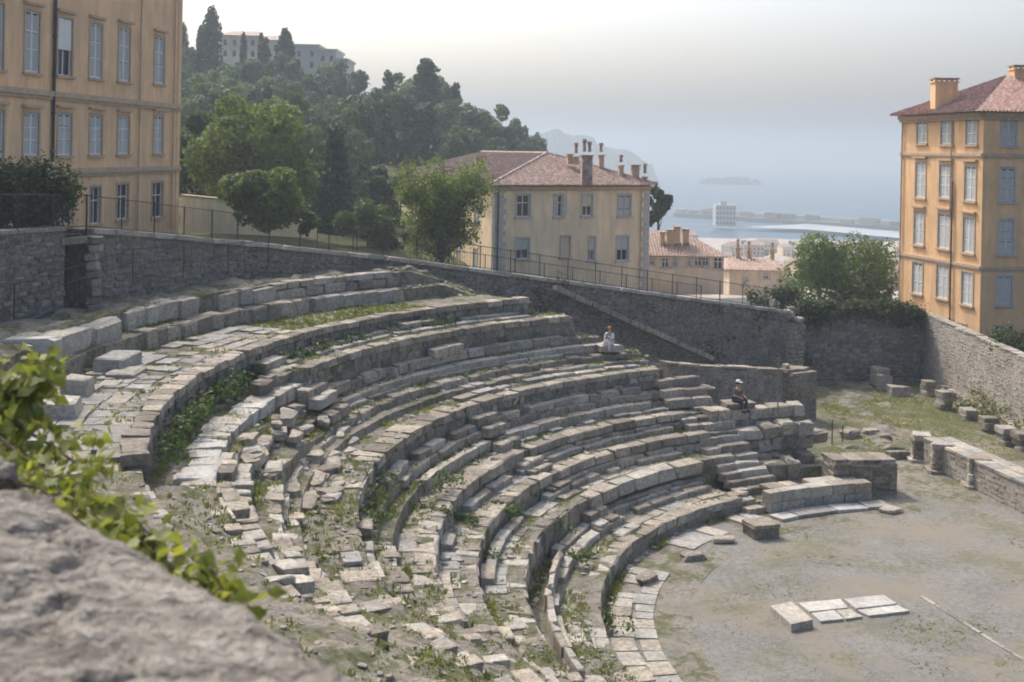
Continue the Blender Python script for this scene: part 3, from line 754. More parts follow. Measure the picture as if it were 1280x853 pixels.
# --- low free standing wall and end pier right of the tiers
A, B = (8.4, 62.8), (15.6, 68.0)
t = thing('ruined_wall', 'low brown rubble wall running behind the seated dark figure', 'wall'); core = MB(); rub = MB(); n_ = nrm2(A, B, C0)
zt = lambda q: 4.0 - 1.15 * q + .06 * math.sin(q * 9); zb = lambda q: 1.6 - 2.0 * q
wall_core(core, A, B, zb, zt, n_, .8); rubble_face(rub, A, B, zb, zt, n_, .4, .24, .06, 2)
core.build('wall_core', M['brown'], t); tag(rub.build('rubble', [M['brown'], M['wallr']], t), kind='stuff')
coping(t, A, B, 4.0, 2.85, .8, n_, .8, ['brown', 'stone'], h=.14, over=.04, kind=BASE, jz=.05, jr=.05)
t = thing('wall_pier', 'square dark stone pier ending the low rubble wall, beside the grass', 'pier')
def frame_box(mb, rub, c, rz, sx, sy, z0, z1, sw=.42, sh=.26, out=.05, nm=2):
    ca, sa = math.cos(rz), math.sin(rz)
    P = [(c[0] + x * ca - y * sa, c[1] + x * sa + y * ca) for (x, y) in ((-sx / 2, -sy / 2), (sx / 2, -sy / 2), (sx / 2, sy / 2), (-sx / 2, sy / 2))]
    mb.add([(x, y, z) for z in (z0, z1) for (x, y) in P], [(0, 1, 5, 4), (1, 2, 6, 5), (2, 3, 7, 6), (3, 0, 4, 7), (4, 5, 6, 7)])
    for i in range(4):
        a, b_ = P[i], P[(i + 1) % 4]; n2 = nrm2(a, b_, c); rubble_face(rub, a, b_, lambda q: z0, lambda q: z1, -n2, sw, sh, out, nm)
core = MB(); rub = MB(); frame_box(core, rub, (16.6, 69.2), R(32), 1.8, 1.6, -.2, 2.75); core.build('pier_core', M['brown'], t)
tag(rub.build('rubble', [M['brown'], M['dark']], t), kind='stuff')
for k, (x, y) in enumerate(((16.1, 68.9), (16.9, 69.4), (16.4, 69.6))): inst(SM(BASE, 'brown'), 'coping_stone', t, (x, y, 2.8), (0, 0, R(32 + 20 * k)), (.95, .8, .2))
inst(SM(ROUGH, 'stone'), 'coping_stone', t, (16.0, 69.0, 3.0), (0, 0, .5), (.4, .4, .3))
# --- blunt wall end by the front bench
t = thing('wall_end', 'thick squared wall stump standing right above the restored front bench', 'wall')
core = MB(); rub = MB(); frame_box(core, rub, (16.0, 54.3), R(6), 2.9, 1.5, -.1, 1.4, .5, .3, .05); core.build('wall_core', M['brown'], t)
tag(rub.build('rubble', [M['brown'], M['stone']], t), kind='stuff')
for k in range(4): inst(SM(BASE, 'stone' if k % 2 else 'brown'), 'coping_stone', t, (14.9 + k * .72, 54.3 + .07 * k, 1.46), (0, 0, R(8)), (.76, 1.45, .2))
# --- back wall with ivy
Apx = PZ(996, 470, 0); A = (18.9, 81.0); B = (28.2, 81.5)
t = thing('back_wall', 'tall ruined stone wall with ivy on top closing the grass plot at the back', 'wall'); core = MB(); rub = MB(); n_ = nrm2(A, B, C0)
zt = lambda q: 4.7 + .5 * float(fbm(q * 6 + 3, .5)) + .1; zb = lambda q: -.3
wall_core(core, A, B, zb, zt, n_, 1.0, 20); rubble_face(rub, A, B, zb, zt, n_, .42, .26, .12, 3)
core.build('wall_core', M['dark'], t); tag(rub.build('rubble', [M['dark'], M['wallr'], M['dark']], t), kind='stuff')
mb = MB(); mb.box(19.9, 80.86, 1.0, 20.5, 80.96, 1.6); mb.build('niche', M['glass'], t)
t = thing('ruined_pier', 'broken pale rubble pier at the left corner of the ivy topped back wall', 'pier')
core = MB(); rub = MB(); frame_box(core, rub, (19.0, 80.3), R(4), 1.2, 1.2, -.2, 4.0, .4, .28, .14, 2); core.build('pier_core', M['wallr'], t); tag(rub.build('rubble', [M['wallr'], M['stone']], t), kind='stuff')
for k in range(6): inst(SM(ROUGH, 'wallr'), 'stone', t, (19 + random.uniform(-.5, .5), 80.2 + random.uniform(-.5, .5), 4.1 + .1 * k), (.2, .1, k), (.6, .5, .4))
# buttress stones at its foot
for (px, py, s, lab) in [(1043, 474, (1.1, .8, 2.0), 'rounded buttress stone leaning on the ivy topped wall'), (1100, 481, (1.0, .9, 1.3), 'tallest block of three on the grass at the back'),
                         (1083, 473, (.9, .8, 1.4), 'grey upright block of the three nearest the back wall'), (1123, 494, (1.3, .8, .7), 'low tilted block lying at the front of the three on the grass'), (1105, 487, (.8, .8, 1.1), 'squared brown block in the middle of the grass group')]:
    q = PZ(px, py, .0)
    tag(inst(SM(BASE, 'stone' if 'rounded' in lab else 'wallr'), 'stone_block', None, (q.x, q.y, s[2] / 2 - .1), (random.gauss(0, .04), .05, R(10)), s), lab, 'stone block')
# --- right perimeter wall
A, B = (28.2, 81.5), (28.4, 46.0)
t = thing('perimeter_wall', 'pale rubble perimeter wall below the tall orange house on the right', 'wall'); core = MB(); rub = MB(); n_ = nrm2(A, B, C0)
zt = lambda q: 4.55 - .75 * q; zb = lambda q: -.3
wall_core(core, A, B, zb, zt, n_, .9, 20); rubble_face(rub, A, B, zb, zt, n_, .34, .2, .04, 3)
core.build('wall_core', M['wallr'], t); tag(rub.build('rubble', [M['wallr'], M['stone'], M['wallr']], t), kind='stuff')
coping(t, A, B, 4.55, 3.8, .6, n_, .7, ['stone', 'wallr', 'pale'], h=.14, over=.05, kind=BASE, jz=.02)
# stub piers at its foot
for i, (px, py, h, lab) in enumerate([(1162, 494, .6, 'farthest short pier stub'), (1180, 512, .95, 'second pier stub, the tallest'), (1210, 524, .45, 'third low pier stub'), (1236, 540, .8, 'fourth pier stub with ivy above'), (1257, 556, .7, 'fifth broad pier stub'), (1279, 563, .8, 'nearest pier stub at the picture edge')]):
    q = PZ(px, py, 0)
    t = thing('pier_stub', lab + ' along the foot of the right perimeter wall', 'pier', (q.x, q.y, 0), R(8), 'ruined pier stubs by the right wall')
    z = -.1
    while z < h:
        hh = random.uniform(.28, .4); inst(SM(BASE, random.choice(['brown', 'wallr', 'stone'])), 'stone', t, (random.gauss(0, .05), random.gauss(0, .05), z + hh / 2), (0, 0, random.gauss(0, .06)), (random.uniform(.7, .95), random.uniform(.75, 1.0), hh)); z += hh - .02
    for k in range(3):
        q2 = (1.3 + k * .9, random.uniform(-.4, .4), .15); inst(SM(ROUGH, 'dark'), 'stone', t, q2, (0, 0, k), (.8, .6, .5))
t = thing('ruined_footing', 'low ruined footing wall joining the pier stubs along the right wall', 'ruin'); a, c = PZ(1166, 492, 0), PZ(1290, 562, 0)
for k in range(3):
    coping(t, (a.x + .5, a.y), (c.x + .5, c.y), -.1 + k * .2, -.1 + k * .2, .7, (-1, 0), .6, ['wallr', 'brown', 'stone'], h=.26, over=.0, kind=ROUGH, jz=.06, jr=.15, name='stone', gap=-.03)
# --- stage front wall with buttresses
A, B = (20.6, 59.2), (23.3, 45.5)
t = thing('stage_wall', 'low stage wall with pale flat top and coursed stone face on the right', 'wall'); core = MB(); rub = MB(); n_ = nrm2(A, B, C0)
wall_core(core, A, B, lambda q: -.2, lambda q: 1.25, n_, 1.5); rubble_face(rub, A, B, lambda q: -.1, lambda q: 1.25, n_, .42, .2, .04, 2)
core.build('wall_core', M['wallr'], t); tag(rub.build('rubble', [M['wallr'], M['stone']], t), kind='stuff')
for k in range(2): coping(t, (A[0] + k * .75, A[1] + k * .1), (B[0] + k * .75, B[1] + k * .1), 1.22, 1.22, .74, n_, 1.0, ['pale', 'slab', 'stone'], h=.12, over=.05, jz=.01)
for i, (px, py, h, lab) in enumerate([(1145, 576, 1.25, 'left broken buttress'), (1170, 590, 1.2, 'middle squared buttress'), (1216, 609, 1.3, 'right buttress with a hollow in its face')]):
    q = PZ(px, py, 0)
    t = thing('buttress', lab + ' against the low stage wall', 'buttress', (q.x, q.y, 0), R(-10), 'buttresses of the stage wall')
    z = -.05
    while z < h:
        hh = random.uniform(.2, .32); inst(SM(BASE, random.choice(['brown', 'wallr', 'stone', 'pale'])), 'stone', t, (.25 + random.gauss(0, .03), .1 + random.gauss(0, .03), z + hh / 2), (0, 0, random.gauss(0, .04)), (random.uniform(.85, 1.0), random.uniform(.8, .95), hh)); z += hh - .015
    inst(SM(BASE, 'stone'), 'plinth', t, (.2, .05, .05), (0, 0, 0), (1.25, 1.2, .2))
    if i == 0: inst(SM(BASE, 'brown'), 'fallen_stone', t, (-.8, .4, .15), (0, 0, .4), (1.1, .5, .4))

# --- orchestra floor: slabs, block, kerb
def flat_slab(poly, z, label, mat, h=.14):
    P = [PZ(x, y, z) for x, y in poly]; c = sum(P, Vector()) / len(P)
    mb = MB(); n = len(P); top = [(p.x - c.x, p.y - c.y, 0) for p in P]; ins = [(x * .985, y * .985, .012) for x, y, _ in top]; bot = [(x, y, -h) for x, y, _ in top]
    mb.add(top + bot + ins, [tuple(range(2 * n, 3 * n))] + [(i, (i + 1) % n, n + (i + 1) % n, n + i)[::-1] for i in range(n)] + [(i, (i + 1) % n, 2 * n + (i + 1) % n, 2 * n + i) for i in range(n)])
    o = mb.build('floor_slab', M[mat], None, False, (c.x, c.y, z)); tag(o, label, 'stone slab', 'pale slabs lying in the orchestra')
flat_slab([(963, 758), (989, 752), (1016, 775), (989, 781)], .22, 'raised stone slab with a brown stain, leftmost of the slabs in the gravel', 'pale', .3)
flat_slab([(998, 754), (1051, 749), (1060, 760), (1012, 765)], .05, 'long white slab at the back left of the flat group', 'marble')
flat_slab([(1014, 767), (1043, 763), (1055, 774), (1026, 777)], .05, 'small white slab at the front left of the flat group', 'marble')
flat_slab([(1045, 763), (1062, 761.5), (1078, 771), (1057, 774)], .05, 'grey narrow slab in the middle of the flat group', 'pale')
flat_slab([(1055, 749), (1105, 744), (1121, 755), (1070, 761)], .05, 'white slab at the back right of the flat group', 'marble')
flat_slab([(1071, 763), (1122, 757), (1137, 764), (1086, 770)], .05, 'white slab at the front right of the flat group', 'marble')
q = PZ(951, 669, 0)
t = thing('stone_block', 'square dark block with pale top standing alone on the gravel', 'stone block', (q.x, q.y, 0), R(20))
inst(SM(BASE, 'brown'), 'base', t, (0, 0, .2), (0, 0, 0), (1.15, .95, .45)); inst(SM(NEAT, 'stone'), 'top', t, (0, 0, .47), (0, 0, 0), (1.2, 1.0, .14))
t = thing('kerb_line', 'thin line of kerb stones crossing the gravel at the lower right', 'kerb')
a, b_ = PZ(1152, 746, 0), PZ(1300, 838, 0)
coping(t, a, b_, -.115, -.115, .16, (0, -1), .9, ['slab', 'brown'], h=.13, over=0, jr=.02, name='kerb_stone', gap=.04)
# loose stones by the passage
for (px, py, s, lab) in [(1062, 545, (1.3, .7, .5), 'flat long stone beside the iron posts'), (1088, 541, (.8, .6, .3), 'small flat stone on the path to the grass'), (1105, 548, (.7, .6, .35), 'mossy stone at the end of the path stones'), (1018, 548, (1.2, .9, .6), 'brown slab resting on the broken tier end'), (866, 697, (.9, .5, .25), 'broken kerb stone at the gravel edge under the lowest bench'), (905, 676, (.8, .5, .22), 'loose flat slab at the foot of the lowest bench'), (808, 725, (.9, .5, .3), 'dark broken stone at the left gravel edge'), (1113, 638, (.9, .7, .15), 'pale flat stone at the right end of the restored bench')]:
    z = 0.05
    if py < 555 and px < 1030: z = 1.2
    q = PZ(px, py, z); tag(inst(SM(ROUGH, 'brown' if 'brown' in lab or 'dark' in lab else 'stone'), 'loose_stone', None, (q.x, q.y, z + s[2] * .2), (0, 0, random.random()), s), lab, 'stone')

# ================================================================ RAILINGS
def railing(name, label, pts, h, post=2.0, bar=.16, mat='metal', rails=(1.0, .12), pr=.025, rr_=.02, br=.006, grp=None):
    t = thing(name, label, 'railing'); rl = MB(); bars = MB()
    pts = [Vector(p) for p in pts]
    pm = None
    for a, c in zip(pts[:-1], pts[1:]):
        L = (c - a).length; n = max(1, round(L / post))
        for f in rails: rl.tube([a + Vector((0, 0, h * f)), c + Vector((0, 0, h * f))], rr_, 5)
        for i in range(n + (c is pts[-1])):
            p_ = a.lerp(c, i / n)
            if pm is None:
                mb = MB(); mb.box(-pr, -pr, -.3, pr, pr, h + .05); o = mb.build('post', M[mat], t); pm = o.data; o.location = p_
            else: inst(pm, 'post', t, p_, (0, 0, 0), (1, 1, 1))
        if bar:
            k = max(1, round(L / bar))
            for i in range(k):
                p_ = a.lerp(c, (i + .5) / k); bars.tube([p_ + Vector((0, 0, h * rails[-1])), p_ + Vector((0, 0, h * rails[0]))], br, 3, cap=False)
    rl.build('rails', M[mat], t)
    if bar: tag(bars.build('bars', M[mat], t), kind='stuff')
    return t
off = []
for i, (x, y, z) in enumerate(WALLP):
    a = Vector(WALLP[max(i - 1, 0)][:2]); c = Vector(WALLP[min(i + 1, len(WALLP) - 1)][:2]); tn = (c - a).normalized()
    off.append((x - tn.y * .3, y + tn.x * .3, z + .02))
railing('road_railing', 'long thin iron railing along the road on top of the retaining wall', off, 1.35, 2.0, .14)
off2 = [(x - 4.6, y + 6.9, z - .35) for (x, y, z) in off[4:]]
railing('road_railing', 'second railing on the far side of the road before the yellow house', off2, 1.2, 2.4, .2)
railing('handrail', 'grey handrail running along the foot of the left rubble wall', [(-17.9, 34, 8.9), (-16.9, 41, 9.1), (-14.6, 46.5, 9.9), (-11.2, 55.6, 9.6)], 1.05, 3.0, .45, 'metal', (1.0, .5), .016, .016, .005)
# sloping stair coping with handrail on the back wall
a, c = Vector((2.4, 68.6, 7.5)), Vector((12.6, 75.2, 2.6))
t = thing('ramp_coping', 'pale sloping coping running down across the dark back wall', 'ramp')
n_ = nrm2(a, c, C0); coping(t, a, c, 7.2, 2.2, .5, n_, 1.2, ['stone', 'wallr'], h=.3, over=.5)
railing('handrail', 'thin grey handrail above the sloping coping on the back wall', [a + Vector((.3, -.5, -.1)), c + Vector((.3, -.5, -.1))], .9, 3.2, 0, 'galv', (1.0,), .02, .022)
for (px, py, z, h, lab) in [(972, 517, 3.0, 2.6, 'tall thin grey post on the neat block platform'), (1040, 556, .1, 1.3, 'rusty iron post left of a pair beside the path'), (1053, 553, .1, .9, 'short rusty post right of a pair beside the path')]:
    q = PZ(px, py, z); mb = MB(); mb.tube([(0, 0, 0), (0, 0, h)], .035, 6); tag(mb.build('iron_post', M['pipe'] if 'rusty' in lab else M['galv'], None, False, q), lab, 'post')

# ================================================================ BUILDINGS
class Facade:
    """flat front between two plan points; s runs along it, z is height; real openings with reveals"""
    def __init__(s, A, B, z0, z1, out):
        s.A = Vector(A); s.B = Vector(B); s.L = (s.B - s.A).length; s.d = (s.B - s.A) / s.L
        n = Vector((s.d.y, -s.d.x)); s.n = n if n.dot(Vector(out)) > 0 else -n
        s.z0, s.z1 = z0, z1; s.holes = []
    def P(s, a, o, z):
        q = s.A + s.d * a + s.n * o; return (q.x, q.y, z)
    def box(s, mb, s0, s1, o0, o1, z0, z1, m=0): mb.box(s0, o0, z0, s1, o1, z1, m, s.P)
    def wall(s, mb, rev=.22, m=0):
        xs = sorted({0.0, s.L, *[v for h in s.holes for v in h[:2] if 0 < v < s.L]}); zs = sorted({s.z0, s.z1, *[v for h in s.holes for v in h[2:4] if s.z0 < v < s.z1]})
        for i in range(len(xs) - 1):
            for j in range(len(zs) - 1):
                cx_, cz = (xs[i] + xs[i + 1]) / 2, (zs[j] + zs[j + 1]) / 2
                if any(h[0] < cx_ < h[1] and h[2] < cz < h[3] for h in s.holes): continue
                mb.quad(s.P(xs[i], 0, zs[j]), s.P(xs[i + 1], 0, zs[j]), s.P(xs[i + 1], 0, zs[j + 1]), s.P(xs[i], 0, zs[j + 1]), m)
        for (a, c, e, g) in s.holes:
            a, c = max(a, 0), min(c, s.L)
            for (p0, p1) in (((a, e), (a, g)), ((c, e), (c, g)), ((a, e), (c, e)), ((a, g), (c, g))):
                mb.quad(s.P(p0[0], 0, p0[1]), s.P(p1[0], 0, p1[1]), s.P(p1[0], -rev, p1[1]), s.P(p0[0], -rev, p0[1]), m)
    def window(s, parent, s0, s1, z0, z1, kind='shut', mat='shutter', head=True, trim='trim', open_=0.0, name='window'):
        s.holes.append((s0, s1, z0, z1)); w = .13
        mb = MB()                                             # surround
        s.box(mb, s0 - w, s0, -.05, .045, z0, z1); s.box(mb, s1, s1 + w, -.05, .045, z0, z1); s.box(mb, s0 - w, s1 + w, -.05, .05, z1, z1 + w)
        f = mb.build(name, M[trim], parent)
        mb = MB(); s.box(mb, s0 - w - .08, s1 + w + .08, -.05, .15, z0 - .14, z0 - .004); mb.build('sill', M[trim], f)
        if head: mb = MB(); s.box(mb, s0 - w - .1, s1 + w + .1, .0, .2, z1 + w + .16, z1 + w + .30); mb.build('lintel', M[trim], f)
        mb = MB(); mb.quad(s.P(s0, -.19, z0), s.P(s1, -.19, z0), s.P(s1, -.19, z1), s.P(s0, -.19, z1)); mb.build('pane', M['glass'], f)
        mid = (s0 + s1) / 2
        if kind in ('shut', 'half'):
            for (a, c) in ((s0 + .02, mid - .01), (mid + .01, s1 - .02)):
                if kind == 'half' and a > s0 + .1: a, c = s1 + .03, s1 + .03 + (s1 - s0) / 2; o = .05
                else: o = -.03
                mb = MB(); e, g = z0 + .02, z1 - .02; r_ = .07; rl_ = [e, e + (g - e) * .36, e + (g - e) * .66, g]
                s.box(mb, a, a + r_, o - .05, o, e, g); s.box(mb, c - r_, c, o - .05, o, e, g)
                for z in (e, rl_[1], rl_[2], g - r_): s.box(mb, a + r_, c - r_, o - .048, o - .002, z, z + r_)
                z = e + r_
                while z < g - r_ - .1:
                    if not any(z - .02 < q < z + .05 for q in rl_[1:3]):
                        mb.add([s.P(a + r_, o - .045, z + .1), s.P(c - r_, o - .045, z + .1), s.P(c - r_, o - .008, z), s.P(a + r_, o - .008, z)], [(0, 1, 2, 3)], 1)
                    z += .1
                mb.build('shutter', [M[mat], M['slat']], f)
        if kind in ('glass', 'half', 'lowopen'):
            mb = MB()
            for a in (s0, mid - .03, s1 - .06): s.box(mb, a, a + .06, -.16, -.11, z0, z1)
            for z in (z0, z0 + (z1 - z0) * .62, z1 - .06): s.box(mb, s0 + .06, s1 - .06, -.158, -.112, z, z + .06)
            mb.build('casement', M['whitep'], f)
        if kind == 'lowopen':
            for (a, c) in ((s0 + .02, mid - .01), (mid + .01, s1 - .02)):
                mb = MB(); s.box(mb, a, c, -.08, -.03, z0 + (z1 - z0) * .45, z1 - .02); mb.build('shutter', M[mat], f)
        if kind == 'blind':
            mb = MB(); s.box(mb, s0 + .01, s1 - .01, -.12, -.06, z0 + .01, z1 - .01); mb.build('infill', M[mat], f)
        return f
    def pxwin(s, parent, x0, x1, y0, y1, kind='shut', mat='shutter', **k):
        xm, ym = (x0 + x1) / 2, (y0 + y1) / 2
        a, _ = HIT(x0, ym, s.A, s.B); c, _ = HIT(x1, ym, s.A, s.B); _, zt = HIT(xm, y0, s.A, s.B); _, zb = HIT(xm, y1, s.A, s.B)
        return s.window(parent, min(a, c), max(a, c), zb, zt, kind, mat, **k)
    def band(s, parent, z, h, o, mat, name='string_course', s0=0.0, s1=None):
        mb = MB(); s1 = s.L if s1 is None else s1
        s.box(mb, s0, s1, -.02, o, z, z + h); s.box(mb, s0, s1, -.02, o * .55, z - h * .6, z - .003); return mb.build(name, M[mat], parent)
    def pipe(s, parent, a, z0, z1, mat='pipe', r=.06, name='drainpipe'):
        mb = MB(); mb.tube([s.P(a, .12, z0), s.P(a, .12, z1)], r, 8)
        for z in np.arange(z0 + 1, z1, 2.0): mb.tube([s.P(a, .12, z), s.P(a, .12, z + .1)], r * 1.35, 8)
        return mb.build(name, M[mat], parent)
def tile_slope(mb, E0, E1, T0, T1, pitch=.28, m=0):
    """rows of round tiles running down from the ridge T0-T1 to the eave E0-E1"""
    E0, E1, T0, T1 = map(Vector, (E0, E1, T0, T1)); L = (E1 - E0).length; d = (E1 - E0) / L; nn = d.cross((T0 + T1) / 2 - (E0 + E1) / 2).normalized()
    if nn.z < 0: nn = -nn
    mb.add([E0, E1, T1, T0], [(0, 1, 2, 3)], m)
    s0, s1 = (T0 - E0).dot(d), (T1 - E0).dot(d); up = (T0 - E0) - d * s0; n = int(L / pitch)
    for i in range(n):
        s = (i + .5) * pitch
        if s < s0: f = s / s0 if s0 > 0 else 1
        elif s > s1: f = (L - s) / (L - s1) if L - s1 > 0 else 1
        else: f = 1.0
        f = max(0, min(1, f)) * .985
        if f < .03: continue
        nseg = max(1, int(f * up.length / 1.6)); w = pitch * .33
        for k in range(nseg):
            f0, f1 = f * k / nseg, f * (k + 1) / nseg; lift = .03
            a = E0 + d * s + up * f0 - up.normalized() * (.06 if k == 0 else .03); c = E0 + d * s + up * f1
            h = pitch * .42 + random.uniform(0, .02)
            V = [a - d * w, a + nn * (h + lift), a + d * w, c - d * w, c + nn * h, c + d * w]
            mb.add(V, [(0, 1, 4, 3), (1, 2, 5, 4), (0, 2, 1)], m)
def chimney(parent, x, y, z0, z1, sx, sy, mat='trim', pots=0, rz=0.0, vents=True, name='chimney'):
    mb = MB(); c_, s_ = math.cos(rz), math.sin(rz); fr = lambda a, b2, z: (x + a * c_ - b2 * s_, y + a * s_ + b2 * c_, z)
    mb.box(-sx / 2, -sy / 2, z0, sx / 2, sy / 2, z1 - .35, 0, fr)
    mb.box(-sx / 2 - .08, -sy / 2 - .08, z1 - .347, sx / 2 + .08, sy / 2 + .08, z1 - .24, 0, fr)
    if vents:
        k = max(2, int(sx / .4))
        for i in range(k + 1):
            a = -sx / 2 + .06 + (sx - .12) * i / k
            for yy in (-sy / 2 + .06, sy / 2 - .06): mb.box(a - .06, yy - .06, z1 - .237, a + .06, yy + .06, z1 - .1, 0, fr)
        mb.box(-sx / 2 - .1, -sy / 2 - .1, z1 - .097, sx / 2 + .1, sy / 2 + .1, z1, 1, fr)
    ch = mb.build(name, [M[mat], M['tiles']], parent)
    for i in range(pots):
        a = (i + .5) / pots * sx - sx / 2; q = fr(a, 0, z1); mb = MB(); h = random.uniform(.6, 1.0)
        mb.tube([q, (q[0], q[1], z1 + h * .7), (q[0], q[1], z1 + h * .72), (q[0], q[1], z1 + h)], [.14, .12, .2, .16], 8); mb.build('chimney_pot', M['tiles'], ch)
    return ch

# --- left ochre palazzo
t = thing('ochre_building', 'tall ochre building with grey shutters filling the upper left corner', 'building')
u0 = PD(222, 272, 79); A = (u0.x, 79.0); B = (-24.6, 52.0); B = (A[0] - (79 - 50) * .115, 50.0)
fa = Facade(A, B, 8.5, 28.0, (1, -.2))
zc = [HIT(225, 210, fa.A, fa.B)[1], HIT(225, 134, fa.A, fa.B)[1]]
W3 = [[(193, 205, 46, 105), (148, 162, 35, 102), (112, 127, 30, 98), (72, 90, 23, 95), (31, 49, 14, 91), (-16, 4, 4, 86)],
      [(192, 203, 145, 192), (147, 161, 146, 193), (112, 127, 144, 194), (72, 89, 142, 195), (29, 48, 142, 195), (-16, 4, 138, 198)]]
for row in W3:
    for (x0, x1, y0, y1) in row: fa.pxwin(t, x0, x1, y0, y1, 'lowopen' if (x0, y0) in ((72, 23), (161, 146)) else 'shut')
for (x0, x1, y0, y1) in [(190, 203, 228, 272), (146, 160, 230, 274), (113, 125, 234, 280), (76, 91, 236, 281)]: fa.pxwin(t, x0, x1, y0, y1, 'glass', head=False, name='french_door')
wl = MB(); fa.wall(wl)
Bk = Vector((-12, .8)); pA = fa.A; pB = fa.A + Bk
wl.quad((pA.x, pA.y, 8.5), (pB.x, pB.y, 8.5), (pB.x, pB.y, 28), (pA.x, pA.y, 28)); pC = fa.B + Bk
wl.quad((pB.x, pB.y, 8.5), (pC.x, pC.y, 8.5), (pC.x, pC.y, 28), (pB.x, pB.y, 28)); wl.quad((fa.B.x, fa.B.y, 8.5), (pC.x, pC.y, 8.5), (pC.x, pC.y, 28), (fa.B.x, fa.B.y, 28))
wl.build('wall', M['orange'], t)
for z in zc: fa.band(t, z - .14, .28, .2, 'trim')
fa.band(t, 27.6, .4, .7, 'trim', 'cornice')
mb = MB(); mb.add([fa.P(-.6, .8, 28.0), fa.P(fa.L, .8, 28.0), (pC.x, pC.y, 30.5), (pB.x, pB.y, 30.5)], [(0, 1, 2, 3)]); mb.build('roof', M['tiles'], t)
for (x, mt, r_) in ((214.5, 'trim', .05), (172, 'trim', .05), (64, 'metal', .09)):
    a, _ = HIT(x, 150, fa.A, fa.B); fa.pipe(t, a, 9.5, 27.6, mt, r_)
mb = MB(); fa.box(mb, -.05, .5, -.5, .05, 8.5, 28); mb.build('corner_pilaster', M['orange'], t)

# --- right amber house
t = thing('amber_house', 'tall amber four storey house with red roof at the right edge', 'house')
Cn = (31.4, 80.0); Lf = (29.5, 91.0); Rt = (52, 82.6)
fl = Facade(Lf, Cn, 1.5, 18.3, (-1, -.1)); fr_ = Facade(Cn, Rt, 1.5, 18.3, (.1, -1))
cols = [(137, 163), (201, 232), (268, 297)]
rows = [[(185, 255), (183, 258), (180, 258)], [(305, 400), (312, 400), (315, 408)], [(437, 525), (442, 535), (452, 547)], [(572, 655), (580, 668), (598, 685)]]
cv = lambda x, y: (1080 + x * .469, 60 + y * .469)
for ri, row in enumerate(rows):
    for (x0, x1), (y0, y1) in zip(cols, row):
        sh_ = (3 - ri) * -3 if ri else 6
        a, b2 = cv(x0 - (ri - 1.2) * 4, y0), cv(x1 - (ri - 1.2) * 4, y1); fl.pxwin(t, a[0], b2[0], a[1], b2[1], head=ri in (1, 2))
for (y0, y1) in ((187, 260), (320, 410), (458, 550), (608, 685)):
    xo = -(y0 - 187) * .028
    a, b2 = cv(368 + xo, y0), cv(405 + xo, y1); fr_.pxwin(t, a[0], b2[0], a[1], b2[1], head=False, trim='greytrim', mat='shutterb')
    for k in (1, 2, 3):
        w0, z0 = HIT(a[0], a[1], fr_.A, fr_.B); w1, z1 = HIT(b2[0], b2[1], fr_.A, fr_.B); fr_.window(t, w0 + k * 4.2, w1 + k * 4.2, z1, z0, head=False, mat='shutterb', trim='greytrim')
for (x0, x1, y0, y1) in ((214, 238, 725, 768), (252, 272, 737, 780)):
    a, b2 = cv(x0, y0), cv(x1, y1); fl.pxwin(t, a[0], b2[0], a[1], b2[1], 'glass', head=False, name='cellar_window')
a, b2 = cv(348, 742), cv(380, 772); fr_.pxwin(t, a[0], b2[0], a[1], b2[1], 'glass', head=False, name='cellar_window')
wl = MB(); fl.wall(wl); fr_.wall(wl); wl.quad((Lf[0], Lf[1], 1.5), (52, 94, 1.5), (52, 94, 18.3), (Lf[0], Lf[1], 18.3)); wl.quad((52, 94, 1.5), (52, 82.6, 1.5), (52, 82.6, 18.3), (52, 94, 18.3)); wl.build('wall', M['amber'], t)
for (x, y) in ((325, 285), (315, 587)):
    z = HIT(*cv(x, y), fl.A, fl.B)[1]; fl.band(t, z - .1, .2, .12, 'trim'); fr_.band(t, z - .1, .2, .12, 'trim', s0=.0)
for f_ in (fl, fr_): f_.band(t, 18.0, .3, .35, 'trim', 'cornice')
a, _ = HIT(*cv(237, 500), fl.A, fl.B); fl.pipe(t, a, 3, 13.6, 'pipe', .06); fl.pipe(t, a - .25, 11, 18, 'trim', .05); fl.pipe(t, .35, 3, 18, 'trim', .06)
rf = MB(); z = 18.35; o = .75
e0, e1, e2, e3 = (Lf[0] - o, Lf[1] + o, z), (Cn[0] - o, Cn[1] - o, z), (Rt[0] + o, Rt[1] - o, z), (52 + o, 94 + o, z)
r0_, r1_ = (35.5, 86.2, 21.2), (46.5, 87.5, 21.2)
tile_slope(rf, e0, e1, r0_, r0_); tile_slope(rf, e1, e2, r0_, r1_); rf.add([e2, e3, r1_], [(0, 1, 2)]); rf.add([e3, e0, r0_, r1_], [(0, 1, 2, 3)]); rf.add([e0, e1, e2, e3], [(0, 1, 2, 3)])
roof = rf.build('roof', M['tilesr'], t)
q = PD(1180, 122, 86); chimney(roof, q.x, q.y, 18.6, PD(1180, 98, 86).z, 1.6, 1.0, 'amber'); q = PD(1276, 100, 86); chimney(roof, q.x, q.y, 19, PD(1276, 82, 86).z, 1.3, 1.0, 'amber')

